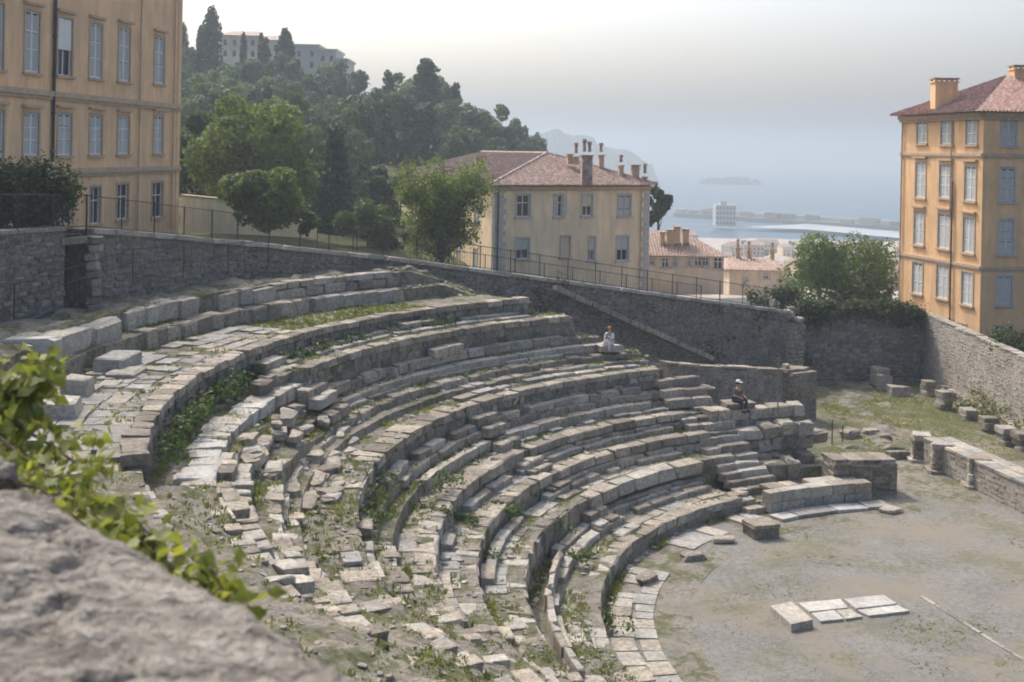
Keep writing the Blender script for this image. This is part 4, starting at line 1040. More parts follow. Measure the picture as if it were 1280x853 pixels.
# --- yellow house in the middle
t = thing('yellow_house', 'yellow two storey house with hipped tile roof and many chimneys in the middle', 'house')
A = PD(619, 231, 90); B = PD(812, 231, 99.5); Bl = PD(503, 214, 128)
ez = A.z; A2, B2_, L2 = (A.x, A.y), (B.x, B.y), (Bl.x, Bl.y)
ff = Facade(A2, B2_, 1.0, ez - .1, (0, -1)); fs_ = Facade(L2, A2, 1.0, ez - .1, (-1, 0))
ff.pxwin(t, 646, 662, 244, 271, 'glass', head=False, trim='greytrim'); ff.pxwin(t, 693, 703, 244, 271, 'half', 'shutterb', head=False, trim='greytrim'); ff.pxwin(t, 728, 740, 244, 270, 'lowopen', 'cream', head=False, trim='greytrim'); ff.pxwin(t, 773, 788, 244, 271, 'shut', 'greytrim', head=False, trim='greytrim')
ff.pxwin(t, 645, 661, 298, 324, 'lowopen', 'greytrim', head=False, trim='greytrim'); ff.pxwin(t, 701, 712, 296, 322, 'blind', 'cream', head=False, trim='trim'); ff.pxwin(t, 736, 743, 297, 326, 'lowopen', 'cream', head=False, trim='greytrim'); ff.pxwin(t, 771, 785, 296, 326, 'lowopen', 'greytrim', head=False, trim='greytrim')
for k in range(6):
    for z in (ez - 3.3, ez - 7.0): fs_.window(t, 3 + k * 6, 4.2 + k * 6, z, z + 1.7, 'shut', head=False, trim='greytrim')
wl = MB(); ff.wall(wl); fs_.wall(wl); nb = Vector(B2_) - Vector(A2); fb = Vector(L2) + nb
wl.quad((B2_[0], B2_[1], 1), (fb.x, fb.y, 1), (fb.x, fb.y, ez - .1), (B2_[0], B2_[1], ez - .1)); wl.quad((L2[0], L2[1], 1), (fb.x, fb.y, 1), (fb.x, fb.y, ez - .1), (L2[0], L2[1], ez - .1))
wl.build('wall', M['yellow'], t)
for k in range(24):                                         # pale corner stones
    z = 2.5 + k * .41
    if z > ez - .5: break
    for (s0, s1) in ((-.02, 1.05 if k % 2 else .8), (ff.L - (.85 if k % 2 else .6), ff.L + .02)):
        mb = MB(); ff.box(mb, s0, s1, -.3, .05, z, z + .39); mb.build('quoin', M['greytrim'], t)
ff.band(t, ez - .35, .22, .3, 'trim', 'cornice'); ff.pipe(t, ff.L - 1.0, 2, ez - .3, 'trim', .05); ff.pipe(t, .25, 2, ez - .3, 'pipe', .06)
o = .6; d1 = ff.d; d2 = (Vector(L2) - Vector(A2)).normalized()
e1 = Vector(A2) - d1 * o - d2 * o; e2 = Vector(B2_) + d1 * o - d2 * o; e0 = Vector(L2) - d1 * o + d2 * o; e3 = fb + d1 * o + d2 * o
mid = (Vector(A2) + Vector(B2_)) / 2; apex = mid + d2 * 8.0; hz = PD(700, 193, apex.y).z; far = (Vector(L2) + fb) / 2 - d2 * 8
v3 = lambda p_, z: (p_.x, p_.y, z)
rf = MB(); E_ = ez - .02
tile_slope(rf, v3(e1, E_), v3(e2, E_), v3(apex, hz), v3(apex, hz)); tile_slope(rf, v3(e0, E_), v3(e1, E_), v3(far, hz), v3(apex, hz)); tile_slope(rf, v3(e2, E_), v3(e3, E_), v3(apex, hz), v3(far, hz), .5)
rf.add([v3(e3, E_), v3(e0, E_), v3(far, hz)], [(0, 1, 2)]); rf.add([v3(e0, E_ - .08), v3(e1, E_ - .08), v3(e2, E_ - .08), v3(e3, E_ - .08)], [(0, 1, 2, 3)])
for (a, c) in ((v3(e1, E_ + .05), v3(apex, hz + .08)), (v3(e2, E_ + .05), v3(apex, hz + .08)), (v3(apex, hz + .08), v3(far, hz + .08))): rf.tube([a, c], .14, 6)
roof = rf.build('roof', M['tiles'], t)
def ch_px(x, yb, yt, d, w, pots, mat='trim', dp=.8, vents=False):
    q = PD(x, yb, d); chimney(roof, q.x, q.y, q.z - .6, PD(x, yt, d).z, w * d / FPX, dp, mat, pots, .1, vents)
ch_px(733, 222, 190, 93.5, 13, 2, 'tiles', .8); ch_px(601, 217, 191, 100, 14, 0, 'tiles', .9)
ch_px(712, 196, 189, 99, 6, 0); ch_px(720, 197, 192, 98.5, 6, 1); ch_px(751, 203, 190, 101, 6, 1, 'trim'); ch_px(776, 211, 203, 100, 5, 1); ch_px(794, 216, 206, 100, 9, 0, 'trim', .6, True); ch_px(806, 221, 217, 100, 4, 1); ch_px(615, 194, 189, 118, 6, 0)
# --- small houses to the right of it
def small_house(label, x0, x1, ye, d, dep, yr, wallm, wins, sub=8.0, ridge=(.0, .55), roofm='tiles', cat='house'):
    t = thing('small_house', label, cat)
    A = PD(x0, ye, d); B = PD(x1, ye + (x1 - x0) * .02, d); z = A.z
    f = Facade((A.x, A.y), (B.x, B.y), z - sub, z, (0, -1))
    for (a, b2, c, e) in wins: f.pxwin(t, a, b2, c, e, 'glass', head=False, trim='greytrim')
    wl = MB(); f.wall(wl); p = [Vector((A.x, A.y)), Vector((B.x, B.y)), Vector((B.x, B.y + dep)), Vector((A.x, A.y + dep))]
    for i in (1, 2, 3): a, c = p[i], p[(i + 1) % 4]; wl.quad((a.x, a.y, z - sub), (c.x, c.y, z - sub), (c.x, c.y, z), (a.x, a.y, z))
    wl.build('wall', M[wallm], t)
    hz = PD((x0 + x1) / 2, yr, d + dep / 2).z; o = .5; w = B.x - A.x
    e = [(A.x - o, A.y - o, z), (B.x + o, A.y - o, z), (B.x + o, A.y + dep + o, z), (A.x - o, A.y + dep + o, z)]
    r0, r1 = (A.x + w * ridge[0], A.y + dep / 2, hz), (A.x + w * ridge[1], A.y + dep / 2, hz)
    rf = MB(); tile_slope(rf, e[0], e[1], r0, r1); rf.add([e[1], e[2], r1], [(0, 1, 2)]); rf.add([e[2], e[3], r0, r1], [(0, 1, 2, 3)]); rf.add([e[3], e[0], r0], [(0, 1, 2)]); rf.add([(x, y, q - .05) for x, y, q in e], [(0, 1, 2, 3)])
    return rf.build('roof', M[roofm], t)
rf = small_house('low cream house with brown roof just right of the yellow house', 806, 905, 319, 112, 10, 289, 'cream', [(812, 818, 323, 332), (827, 836, 323, 335), (841, 847, 323, 334), (859, 864, 322, 333), (868, 877, 322, 333), (878, 886, 322, 333), (892, 903, 322, 337)])
for (x, y0, y1, w) in ((838, 308, 287, 9), (846, 296, 283, 7), (857, 297, 286, 7), (828, 300, 290, 5)): q = PD(x, y0, 114); chimney(rf, q.x, q.y, q.z - .5, PD(x, y1, 114).z, w * 114 / FPX, .7, 'trim', 0)
rf = small_house('lower house with a flat brown roof left of the round tree', 912, 985, 337, 124, 9, 322, 'cream', [(929, 933, 347, 356), (955, 961, 343, 349)], 9, (.1, .8))
for (x, y0, y1) in ((922, 326, 310), (936, 326, 313), (965, 328, 312)): q = PD(x, y0, 128); chimney(rf, q.x, q.y, q.z - .4, PD(x, y1, 128).z, .4, .4, 'trim', 1)
# ---- ground between the road and the hill
def verge():
    pts = [(-24, 20, 12.2)] + WALLP; V = []; F = []; offs = (8.6, 11, 13, 60)
    for i, (x, y, z) in enumerate(pts):
        a = Vector(pts[max(i - 1, 0)][:2]); c = Vector(pts[min(i + 1, len(pts) - 1)][:2]); tn = (c - a).normalized(); nn = Vector((-tn.y, tn.x))
        for k, w in enumerate(offs): V.append((x + nn.x * w, y + nn.y * w, (z - .1, z - .25, z - .5, 8.4 if i < 6 else 3.2)[k]))
    n = len(offs)
    for i in range(len(pts) - 1):
        for k in range(n - 1): F.append((i * n + k, i * n + n + k, i * n + n + k + 1, i * n + k + 1))
    tag(obj('road_verge', V, F, M['hill']), kind='structure')
verge()
# ================================================================ VEGETATION
def leaf_quads(P, N, size, rs, var=.5, curl=.25):
    """many leaf sized faces: P points, N outward directions"""
    n = len(P); a = rs.normal(size=(n, 3)); nv = N + rs.normal(size=(n, 3)) * var; nv /= np.linalg.norm(nv, axis=1, keepdims=True) + 1e-9
    t = np.cross(nv, a); t /= np.linalg.norm(t, axis=1, keepdims=True) + 1e-9; b = np.cross(nv, t)
    s = (size * rs.uniform(.6, 1.5, n))[:, None]
    V = np.stack([P - t * s, P - b * s * .62 + nv * s * curl * .4, P + t * s * 1.05 - nv * s * curl, P + b * s * .62 + nv * s * curl * .4], 1).reshape(-1, 3)
    i = np.arange(n) * 4
    F = np.concatenate([np.stack([i, i + 1, i + 2], 1), np.stack([i, i + 2, i + 3], 1)])
    return V, F
def np_mesh(name, V, F, mats, midx=None):
    me = bpy.data.meshes.new(name); n = len(F)
    me.vertices.add(len(V)); me.vertices.foreach_set('co', np.ascontiguousarray(V, np.float32).ravel())
    me.loops.add(n * 3); me.loops.foreach_set('vertex_index', np.ascontiguousarray(F, np.int32).ravel())
    me.polygons.add(n); me.polygons.foreach_set('loop_start', np.arange(0, n * 3, 3, dtype=np.int32))
    for m in mats: me.materials.append(m)
    if midx is not None: me.polygons.foreach_set('material_index', midx.astype(np.int32))
    me.update(calc_edges=True); me.validate(); return me
def limbs(h, blobs, r0, rs, bend=.06):
    mb = MB(); top = h
    pts = [(0, 0, 0)]; x = y = 0
    for k in range(1, 6):
        x += rs.normal() * bend * h * .2; y += rs.normal() * bend * h * .2; pts.append((x, y, top * k / 5))
    mb.tube(pts, [r0 * (1.25 - .95 * k / 5) for k in range(6)], 8)
    for (c, r) in blobs:
        k = rs.uniform(.35, .75); b = Vector(pts[0]).lerp(Vector(pts[-1]), k); b = Vector(pts[int(k * 5)])
        c = Vector(c); m_ = b.lerp(c, .5) + Vector((rs.normal() * .1, rs.normal() * .1, -.05 * h))
        mb.tube([b, m_, c], [r0 * .45, r0 * .28, r0 * .1], 5)
    return mb
def crown(blobs, n, size, rs, up=.25, shell=.72, flat=1.0):
    w = np.array([r ** 2 for _, r in blobs]); w = w / w.sum(); P = []; N = []
    for (c, r), k in zip(blobs, rs.multinomial(n, w)):
        d = rs.normal(size=(k, 3)); d /= np.linalg.norm(d, axis=1, keepdims=True); rad = r * (shell + (1.08 - shell) * rs.random(k) ** .7)
        rad *= 1 + .22 * np.sin(d[:, 0] * 7 + c[0]) * np.sin(d[:, 1] * 6 + c[1] * 2) * np.cos(d[:, 2] * 5)
        p_ = np.array(c) + d * rad[:, None] * np.array([1, 1, flat]); P.append(p_); N.append(d + np.array([0, 0, up]))
    return leaf_quads(np.concatenate(P), np.concatenate(N), size, rs, .6)
def blobs_round(h, w, nb, rs, zlo=.3, rb=(.15, .27)):
    out = []
    for i in range(nb):
        a = rs.uniform(0, 2 * math.pi); zz = rs.uniform(zlo, .92); k = math.sin(math.pi * min(1, max(0, (zz - zlo * .55) / (1.08 - zlo * .55)))) ** .6
        rad = w / 2 * k * math.sqrt(rs.uniform(.15, .75)); out.append(((math.cos(a) * rad, math.sin(a) * rad, zz * h), w * rs.uniform(*rb) * (.75 + .35 * k) * .62))
    return out
def blobs_cone(h, w, rs, nb=26, p_=1.0):
    out = []
    for i in range(nb):
        zz = (i + .5) / nb; k = (1 - zz) ** p_ * .9 + .08; a = i * 2.4 + rs.uniform(-.4, .4); rad = w / 2 * k * .6
        out.append(((math.cos(a) * rad, math.sin(a) * rad, h * (.1 + .86 * zz)), max(.12 * w, w * .27 * k)))
    return out
def blobs_cypress(h, w, rs):
    out = []
    for i in range(34):
        zz = (i + .5) / 34; k = min(1, (zz + .08) * 4) * min(1, (1.04 - zz) * 2.2) ** .7; a = i * 2.4; rad = w * .2 * k
        out.append(((math.cos(a) * rad, math.sin(a) * rad, h * (.03 + .94 * zz)), w * .3 * k + .1))
    return out
def blobs_cedar(h, w, rs):
    out = []
    for i in range(60):
        zz = .1 + .88 * i / 60; k = (1.03 - zz) ** .6 * 1.05; a = i * 2.4 + rs.uniform(-.4, .4); rad = w * .5 * k * rs.uniform(.2, .85)
        out.append(((math.cos(a) * rad, math.sin(a) * rad, h * min(zz + rs.uniform(-.012, .012), .97)), w * .17 * (.6 + k * .5)))
    return out
def make_tree(name, label, cat, loc, h, blobs, n, size, mat, seed, r0=.25, trunk=None, group=None, up=.25, flat=1.0, shell=.72, rz=None):
    rs = np.random.default_rng(seed); t = thing(name, label, cat, loc, random.uniform(0, 6.3) if rz is None else rz, group)
    V, F = crown(blobs, n, size, rs, up, shell, flat); o = bpy.data.objects.new('crown', np_mesh('crown', V, F, [M[mat]])); COL.objects.link(o); o.parent = t
    limbs(trunk or h * .8, blobs[:12], r0, rs).build('trunk', M['bark'], t); return t
RS = np.random.default_rng(21)
def base_at(px, py, d): return PD(px, py, d)
def mtree(name, label, px, yb, yt, wpx, d, mat, n, size, style='round', nb=26, cat='tree', **k):
    k.setdefault('shell', .84)
    b_ = PD(px, yb, d); h = (yb - yt) * d / FPX; w = wpx * d / FPX
    bl = {'round': lambda: blobs_round(h, w, nb, RS), 'cone': lambda: blobs_cone(h, w, RS), 'cyp': lambda: blobs_cypress(h, w, RS), 'cedar': lambda: blobs_cedar(h, w, RS), 'low': lambda: blobs_round(h, w, nb, RS, .12)}[style]()
    return make_tree(name, label, cat, b_, h, bl, n, size, M_ if False else mat, int(RS.integers(1e6)), max(.08, h * .025), **k)
mtree('broadleaf_tree', 'big round bright green tree left of the dark conifer behind the railing', 312, 300, 122, 160, 98, 'leafb', 15000, .19, nb=46, shell=.86)
mtree('broadleaf_tree', 'dark green tree close against the corner of the ochre building', 246, 290, 140, 92, 104, 'leaf', 9000, .19, nb=30, shell=.86)
mtree('shrub_tree', 'small pale green shrubby tree before the tan garden wall', 330, 290, 212, 108, 77, 'leafp', 7000, .13, 'low', 22)
mtree('conifer', 'dark bushy conifer right of the big round bright tree', 416, 305, 157, 84, 106, 'leafd', 10000, .14, 'cone')
mtree('bush', 'low rounded green bush below the dark conifer by the railing', 460, 308, 252, 80, 96, 'leaf', 4000, .14, 'low', 16, cat='bush')
mtree('bush', 'small yellow green bush above the railing left of the conifer', 384, 296, 262, 36, 78, 'leafp', 1500, .12, 'low', 9, cat='bush')
mtree('bush', 'dark hedge bush between the conifer and the yellow house', 492, 318, 272, 50, 98, 'leafd', 2500, .14, 'low', 12, cat='bush')
mtree('bush', 'tall dark bush low on the hill left of the airy tree', 470, 300, 206, 62, 112, 'leafd', 5000, .15, 'low', 22, cat='bush')
mtree('bush', 'green bush at the back corner of the yellow house', 497, 296, 218, 46, 116, 'leaf', 3500, .15, 'low', 16, cat='bush')
mtree('broadleaf_tree', 'round green tree behind the back wall left of the amber house', 1056, 402, 303, 150, 97, 'leafb', 15000, .13, 'low', 60, shell=.8)
mtree('broadleaf_tree', 'dark tree peeping out behind the right corner of the yellow house', 822, 300, 232, 44, 122, 'leafd', 3500, .17, 'round', 14)
# the airy tree before the yellow house: several stems, loose crown
q = PD(552, 330, 84); hh = 150 * 84 / FPX; rs = np.random.default_rng(5); t = thing('airy_tree', 'loose airy green tree with several stems before the yellow house', 'tree', q)
mb = MB(); P = []; N = []
for s in range(12):
    a = s * 2.4; sp = rs.uniform(.2, 1) * 3.0; top = Vector((math.cos(a) * sp, math.sin(a) * sp * .8, hh * rs.uniform(.66, 1.04) * (1 - .09 * sp)))
    pts = [Vector((0, 0, 0)), Vector((top.x * .15, top.y * .15, hh * .2)), Vector((top.x * .6, top.y * .6, hh * .5)), top]; mb.tube(pts, [.16, .10, .06, .02], 6)
    for k in range(17):
        f = rs.uniform(.02, 1); b_ = pts[2].lerp(pts[3], (f - .5) * 2) if f > .5 else pts[1].lerp(pts[2], f * 2)
        e = b_ + Vector((rs.normal() * .75, rs.normal() * .75, rs.uniform(-.1, .6))); mb.tube([b_, e], [.03, .012], 4)
        nn = 64; c = np.array(e); d_ = rs.normal(size=(nn, 3)); P.append(c + d_ * np.array([.34, .34, .36]) * rs.uniform(.7, 1.3)); N.append(d_ / np.linalg.norm(d_, axis=1, keepdims=True) + [0, 0, .2])
for k in range(26):
    a = rs.uniform(0, 6.3); r_ = rs.uniform(.8, 2.5); c = np.array([math.cos(a) * r_, math.sin(a) * r_ * .8, rs.uniform(.7, 2.6)]); mb.tube([(0, 0, .3), (c[0] * .5, c[1] * .5, c[2] * .6), tuple(c)], [.05, .03, .01], 4)
    d_ = rs.normal(size=(70, 3)); P.append(c + d_ * np.array([.4, .4, .35])); N.append(d_ / np.linalg.norm(d_, axis=1, keepdims=True) + [0, 0, .2])
V, F = leaf_quads(np.concatenate(P), np.concatenate(N), .105, rs, .7); o = bpy.data.objects.new('crown', np_mesh('crown', V, F, [M['leafp']])); COL.objects.link(o); o.parent = t
mb.build('trunk', M['bark'], t)
# hilltop cypresses and the cedar
for (px, yb, yt, w, lab) in [(263, 92, 4, 27, 'tall dark cypress, the largest on the skyline beside the ochre building'), (356, 98, 34, 23, 'second tall dark cypress standing before the hilltop houses'), (304, 80, 39, 8, 'slim small cypress between the two tall ones'), (326, 82, 40, 8, 'thin dark cypress left of the second tall one'), (250, 78, 30, 10, 'slim cypress partly behind the tallest one'), (229, 80, 26, 12, 'dark cypress tip beside the ochre building corner')]:
    mtree('cypress', lab, px, yb, yt, w, 236, 'leafd', 5000 if w > 20 else 1500, .28 if w > 20 else .2, 'cyp', trunk=3)
mtree('cedar', 'tall dark cedar with layered boughs standing above the wooded skyline', 531, 235, 72, 66, 205, 'leafd', 13000, .27, 'cedar', flat=.5)
# wooded hillside: kinds of tree, each repeated
HT = []
for k, (st, w, mat, n, sz) in enumerate([('round', 8.5, 'leafh', 3400, .3), ('round', 10, 'leafh', 4200, .32), ('round', 7, 'leafh', 2800, .26), ('cone', 5.0, 'leafd', 2600, .27), ('cone', 4.2, 'leafd', 2300, .24), ('round', 8, 'leafd', 3300, .28)]):
    h = 9.0 if st == 'round' else 11.0; bl = blobs_round(h, w, 20, RS, .16) if st == 'round' else blobs_cone(h, w, RS, 20, .8)
    rs = np.random.default_rng(400 + k); V, F = crown(bl, n, sz, rs); mb = MB(); mb.tube([(0, 0, -1), (0, 0, h * .6)], [.25, .1], 5)
    tv = np.array(mb.V); tf = np.array([[f[0], f[i], f[i + 1]] for f in mb.F for i in range(1, len(f) - 1)]) + len(V)
    HT.append(np_mesh('hill_tree', np.concatenate([V, tv]), np.concatenate([F, tf]), [M[mat], M['bark']], np.concatenate([np.zeros(len(F)), np.ones(len(tf))])))
HL = [('rounded mid green tree crowded among others on the wooded hillside', 'broadleaf trees on the wooded hillside')] * 3 + [('dark pointed conifer among the broadleaf trees on the hillside', 'pointed conifers on the wooded hillside')] * 2 + [('rounded dark green tree, nearly black, on the wooded hillside', 'dark round trees on the wooded hillside')]
cnt = 0; placed = []
for d in (236, 224, 212, 200, 188, 175, 162, 148, 134, 122, 112):
    px = 205 + random.uniform(0, 20)
    while px < 702:
        X = (px - 640) / FPX * d; z = float(hill_z(np.array([X]), np.array([float(d)]))[0])
        if not (px > 440 and d < 150) and not (px > 470 and d < 172) and not (px < 225 and d < 190) and not (px > 660 and d < 190):
            k = random.choices(range(6), [4, 4, 3, 2.2, 2.2, 2.4] if px > 430 else [4, 4, 4, .7, .7, 2])[0]
            s = random.uniform(.72, 1.12) * (1.15 if 480 < px < 620 else 1.0)
            if px > 600: s *= .85
            o = inst(HT[k], 'hill_tree', None, (X + random.uniform(-1, 1), d + random.uniform(-4, 4), z - .7), (random.gauss(0, .03), random.gauss(0, .03), random.uniform(0, 6.3)), (s, s, s * random.uniform(.85, 1.2)))
            wh = ('on the skyline row' if d > 218 else 'high on the slope' if d > 180 else 'halfway up the slope' if d > 140 else 'low on the slope') + (' below the cypresses' if px < 400 else ' left of the cedar' if px < 510 else ' around the cedar' if px < 570 else ' above the yellow house')
            tag(o, HL[k][0].split(' crowded')[0].split(' among')[0].split(', nearly')[0].split(' on the')[0] + ' ' + wh + ' of the wooded hill', 'tree', 'trees on the wooded hillside'); cnt += 1
        px += random.uniform(.62, .95) * 8.0 * FPX / d
# hedge on the left, ivy on the walls
def foliage(name, label, cat, pts, mat, per, size, spread, kind=None, stems=True):
    rs = np.random.default_rng(len(label)); t = thing(name, label, cat); P = []; N = []
    for p_ in pts:
        d_ = rs.normal(size=(per, 3)); P.append(np.array(p_) + d_ * np.array(spread)); N.append(d_ / np.linalg.norm(d_, axis=1, keepdims=True) + [0, 0, .3])
    V, F = leaf_quads(np.concatenate(P), np.concatenate(N), size, rs); o = bpy.data.objects.new('leaves', np_mesh('leaves', V, F, [M[mat]])); COL.objects.link(o); o.parent = t
    if stems:
        mb = MB()
        for p_ in pts[::4]: mb.tube([(p_[0], p_[1], p_[2] - .9), (p_[0] + .1, p_[1], p_[2] - .3), p_], [.04, .03, .01], 5)
        mb.build('stems', M['bark'], t)
    return t
pts = []
for i in range(120):
    px = random.uniform(-60, 84); top = 206 + (px > 60) * (px - 60) * .8; q = PD(px, random.uniform(top + 6, 282 if px < 62 else 250), random.uniform(44.5, 47.5)); pts.append(tuple(q))
foliage('ivy_hedge', 'dense dark ivy hedge on the railing before the ochre building', 'hedge', pts, 'ivy', 110, .085, (.3, .3, .28))
pts = [(random.uniform(19.4, 28), 81.4 + random.uniform(-.5, .5), 4.75 + random.uniform(-.35, .45)) for _ in range(85)] + [(random.uniform(20, 28), 80.75, random.uniform(4.0, 4.6)) for _ in range(14)]
foliage('wall_ivy', 'dark ivy spreading along the top of the tall back wall', 'ivy', pts, 'ivy', 75, .10, (.28, .22, .2))
pts = []
for i in range(60): q = PD(random.uniform(1244, 1330), random.uniform(414, 448), random.uniform(70, 73)); pts.append(tuple(q))
foliage('hedge', 'clipped dark hedge bush at the foot of the amber house', 'hedge', pts, 'ivy', 90, .09, (.28, .3, .22))
pts = [(27.6 + random.uniform(-.2, .4), random.uniform(58, 73), random.uniform(.2, 2.2) ** 1.0 * random.random()) for _ in range(40)]
foliage('creeper', 'ragged weeds and creeper over the pier stubs by the right wall', 'creeper', pts, 'grass', 40, .09, (.25, .4, .22), stems=False)
pts = [(PD(random.uniform(935, 1000), random.uniform(362, 384), 83)) for _ in range(30)]; foliage('ivy_clump', 'dark ivy clump at the right end of the road railing', 'ivy', [tuple(p_) for p_ in pts], 'ivy', 60, .1, (.3, .3, .25))
pts = []
for i in range(46):
    k = random.uniform(.3, .98); x, y = -6.5 + 25.2 * k, 63 + 17 * k; n_ = nrm2(WALLP[-2], WALLP[-1], C0); z0 = float(emb(np.array(x))) ; z1 = 9.3 - 4.6 * k
    if fbm(k * 14, 3.3, 2) > -.05: pts.append((x + n_.x * .2, y + n_.y * .2, z0 + (z1 - z0) * random.random()))
foliage('wall_plants', 'dark creeping plants growing out of the long retaining wall', 'creeper', pts, 'ivy', 34, .08, (.3, .2, .22), stems=False)
# garden wall behind the road, left
t = thing('garden_wall', 'tan rendered garden wall sloping down behind the railing on the left', 'wall'); mb = MB()
gp = [(226, 246, 292, 80), (270, 250, 292, 82), (318, 262, 294, 84), (356, 272, 296, 86), (395, 283, 298, 88)]
for (a, c) in zip(gp[:-1], gp[1:]):
    p0, p1, b0, b1 = PD(a[0], a[1], a[3]), PD(c[0], c[1], c[3]), PD(a[0], a[2], a[3]), PD(c[0], c[2], c[3]); dy = Vector((0, .5, 0))
    mb.add([b0, b1, p1, p0, b0 + dy, b1 + dy, p1 + dy, p0 + dy], [(0, 1, 2, 3), (3, 2, 6, 7), (5, 4, 7, 6)])
mb.build('wall_panel', M['yellow'], t); mb = MB()
for (a, c) in zip(gp[:-1], gp[1:]):
    p0, p1 = PD(a[0], a[1], a[3]), PD(c[0], c[1], c[3]); dy = Vector((0, .55, 0)); u_ = Vector((0, 0, .15)); f_ = Vector((0, -.07, 0))
    mb.add([p0 + f_, p1 + f_, p1 + f_ + u_, p0 + f_ + u_, p0 + dy, p1 + dy, p1 + dy + u_, p0 + dy + u_], [(0, 1, 2, 3), (3, 2, 6, 7), (5, 4, 7, 6)])
mb.build('coping', M['trim'], t)
# ---- hilltop houses along the skyline
def block(mb, x0, x1, yt, yb, d, dep, m=0):
    a, c = PD(x0, yt, d), PD(x1, yt, d); zb = PD(x0, yb, d).z; mb.box(a.x, d, zb, c.x, d + dep, a.z, m); return a, c, zb
for (x0, x1, yt, lab) in [(276, 322, 44, 'long pale hilltop house, the leftmost on the skyline'), (322, 352, 50, 'pale hilltop house between the two tall cypresses'), (366, 398, 58, 'broad grey hilltop fortress block right of the second cypress'), (398, 420, 64, 'lower grey hilltop block'), (418, 434, 76, 'lowest hilltop block at the right end of the skyline houses')]:
    t = thing('hilltop_building', lab, 'building'); mb = MB(); a, c, zb = block(mb, x0, x1, yt, yt + 48, 262, 12); mb.build('wall', M['cream' if x0 < 360 else 'greytrim'], t)
    mb = MB(); w = c.x - a.x; z = a.z
    if x0 < 360: mb.add([(a.x - .5, 261.5, z), (c.x + .5, 261.5, z), (c.x + .5, 274.5, z), (a.x - .5, 274.5, z), (a.x + 1, 268, z + 1.5), (c.x - 1, 268, z + 1.5)], [(0, 1, 5, 4), (1, 2, 5), (2, 3, 4, 5), (3, 0, 4)]); mb.build('roof', M['tiles'], t)
    else: mb.box(a.x - .3, 261.7, z + .004, c.x + .3, 274.3, z + .5); mb.build('parapet', M['greytrim'], t)
    k = max(2, int(w / 2.0)); wm = None
    for r_ in range(2):
        for i in range(k):
            x = a.x + (i + .5) * w / k; zz = z - 1.6 - r_ * 2.4
            if wm is None:
                mb = MB(); mb.box(-.35, -.03, -.6, .35, .05, .6); o = mb.build('window', M['glass'], t, loc=(x, 262, zz)); wm = o.data
            else: inst(wm, 'window', t, (x, 262, zz), (0, 0, 0), (1, 1, 1))
# ================================================================ TOWN, HARBOUR
def town_house(w, dp, h, kind, mats):
    mb = MB(); mb.box(-w / 2, -dp / 2, -2, w / 2, dp / 2, h, 0); o = .35
    e = [(-w / 2 - o, -dp / 2 - o, h), (w / 2 + o, -dp / 2 - o, h), (w / 2 + o, dp / 2 + o, h), (-w / 2 - o, dp / 2 + o, h)]; rh = .22 * min(w, dp) + .6
    if kind: mb.add(e + [(-w * .3, 0, h + rh), (w * .3, 0, h + rh)], [(0, 1, 5, 4), (1, 2, 5), (2, 3, 4, 5), (3, 0, 4)], 1)
    else: mb.add(e + [(-w / 2 - o, 0, h + rh), (w / 2 + o, 0, h + rh)], [(0, 1, 5, 4), (1, 2, 5), (2, 3, 4, 5), (3, 0, 4)], 1)
    k = max(2, int(w / 2.4))
    for fl_ in range(int(h // 2.9)):
        for i in range(k): x = -w / 2 + (i + .5) * w / k; mb.box(x - .4, -dp / 2 - .04, fl_ * 2.9 + .9, x + .4, -dp / 2 + .1, fl_ * 2.9 + 2.2, 2)
    me = mb.build('town_house', mats).data; o_ = bpy.data.objects[-1] if False else None
    return me
protos = []
for k, (w, dp, h, kd, wm) in enumerate([(11, 9, 6.5, 1, 'cream'), (9, 8, 8.5, 1, 'yellow'), (14, 9, 6, 0, 'cream'), (8, 7, 5.5, 0, 'greytrim'), (12, 10, 10, 1, 'trim')]):
    mb_o = None
    me = town_house(w, dp, h, kd, [M[wm], M['tiles'], M['glass']]); protos.append(me)
for o in list(bpy.data.objects):
    if o.name.startswith('town_house') and o.data in protos and not o.get('label'): bpy.data.objects.remove(o)
TL = ['pale cream house with hipped roof in the far harbour town', 'tall yellowish house in the far harbour town', 'long cream gabled house in the far harbour town', 'small grey gabled house in the far harbour town', 'tall brownish block in the far harbour town']
n_ = 0; tries = 0; pl = []
while n_ < 60 and tries < 4000:
    tries += 1; d = 250 * (630 / 250) ** random.random(); px = random.uniform(800, 1180); X = (px - 640) / FPX * d; y_ = float(low_z(np.array([X]), np.array([d]))[0])
    if any(abs(X - a) < 9 and abs(d - c) < 8 for a, c in pl): continue
    if d > 560 and px > 1010: continue
    k = random.randrange(5); o = inst(protos[k], 'town_house', None, (X, d, y_), (0, 0, R(12) + random.gauss(0, .3)), (random.uniform(.5, .85), random.uniform(.55, .8), random.uniform(.4, .75))); pl.append((X, d)); tag(o, TL[k].split(' in the')[0] + (', nearest' if d < 340 else ', middle' if d < 470 else ', farthest') + (' left' if px < 900 else ' central' if px < 1010 else ' right') + ' part of harbour town', 'house', 'houses of the far harbour town'); n_ += 1
for i in range(90):
    d = 250 * (630 / 250) ** random.random(); px = random.uniform(800, 1170); X = (px - 640) / FPX * d
    if any(abs(X - a) < 8 and abs(d - c) < 8 for a, c in pl): continue
    o = inst(HT[random.choice([0, 2, 5])], 'town_tree', None, (X, d, float(low_z(np.array([X]), np.array([d]))[0]) - 1), (0, 0, random.random() * 6), (.45, .45, .42)); tag(o, 'dark round tree among the roofs of the far harbour town', 'tree', 'trees among the harbour town roofs')
V = [(40, 868, SEA + .3), (520, 868, SEA + .3), (520, 961, SEA + .3), (40, 961, SEA + .3)]
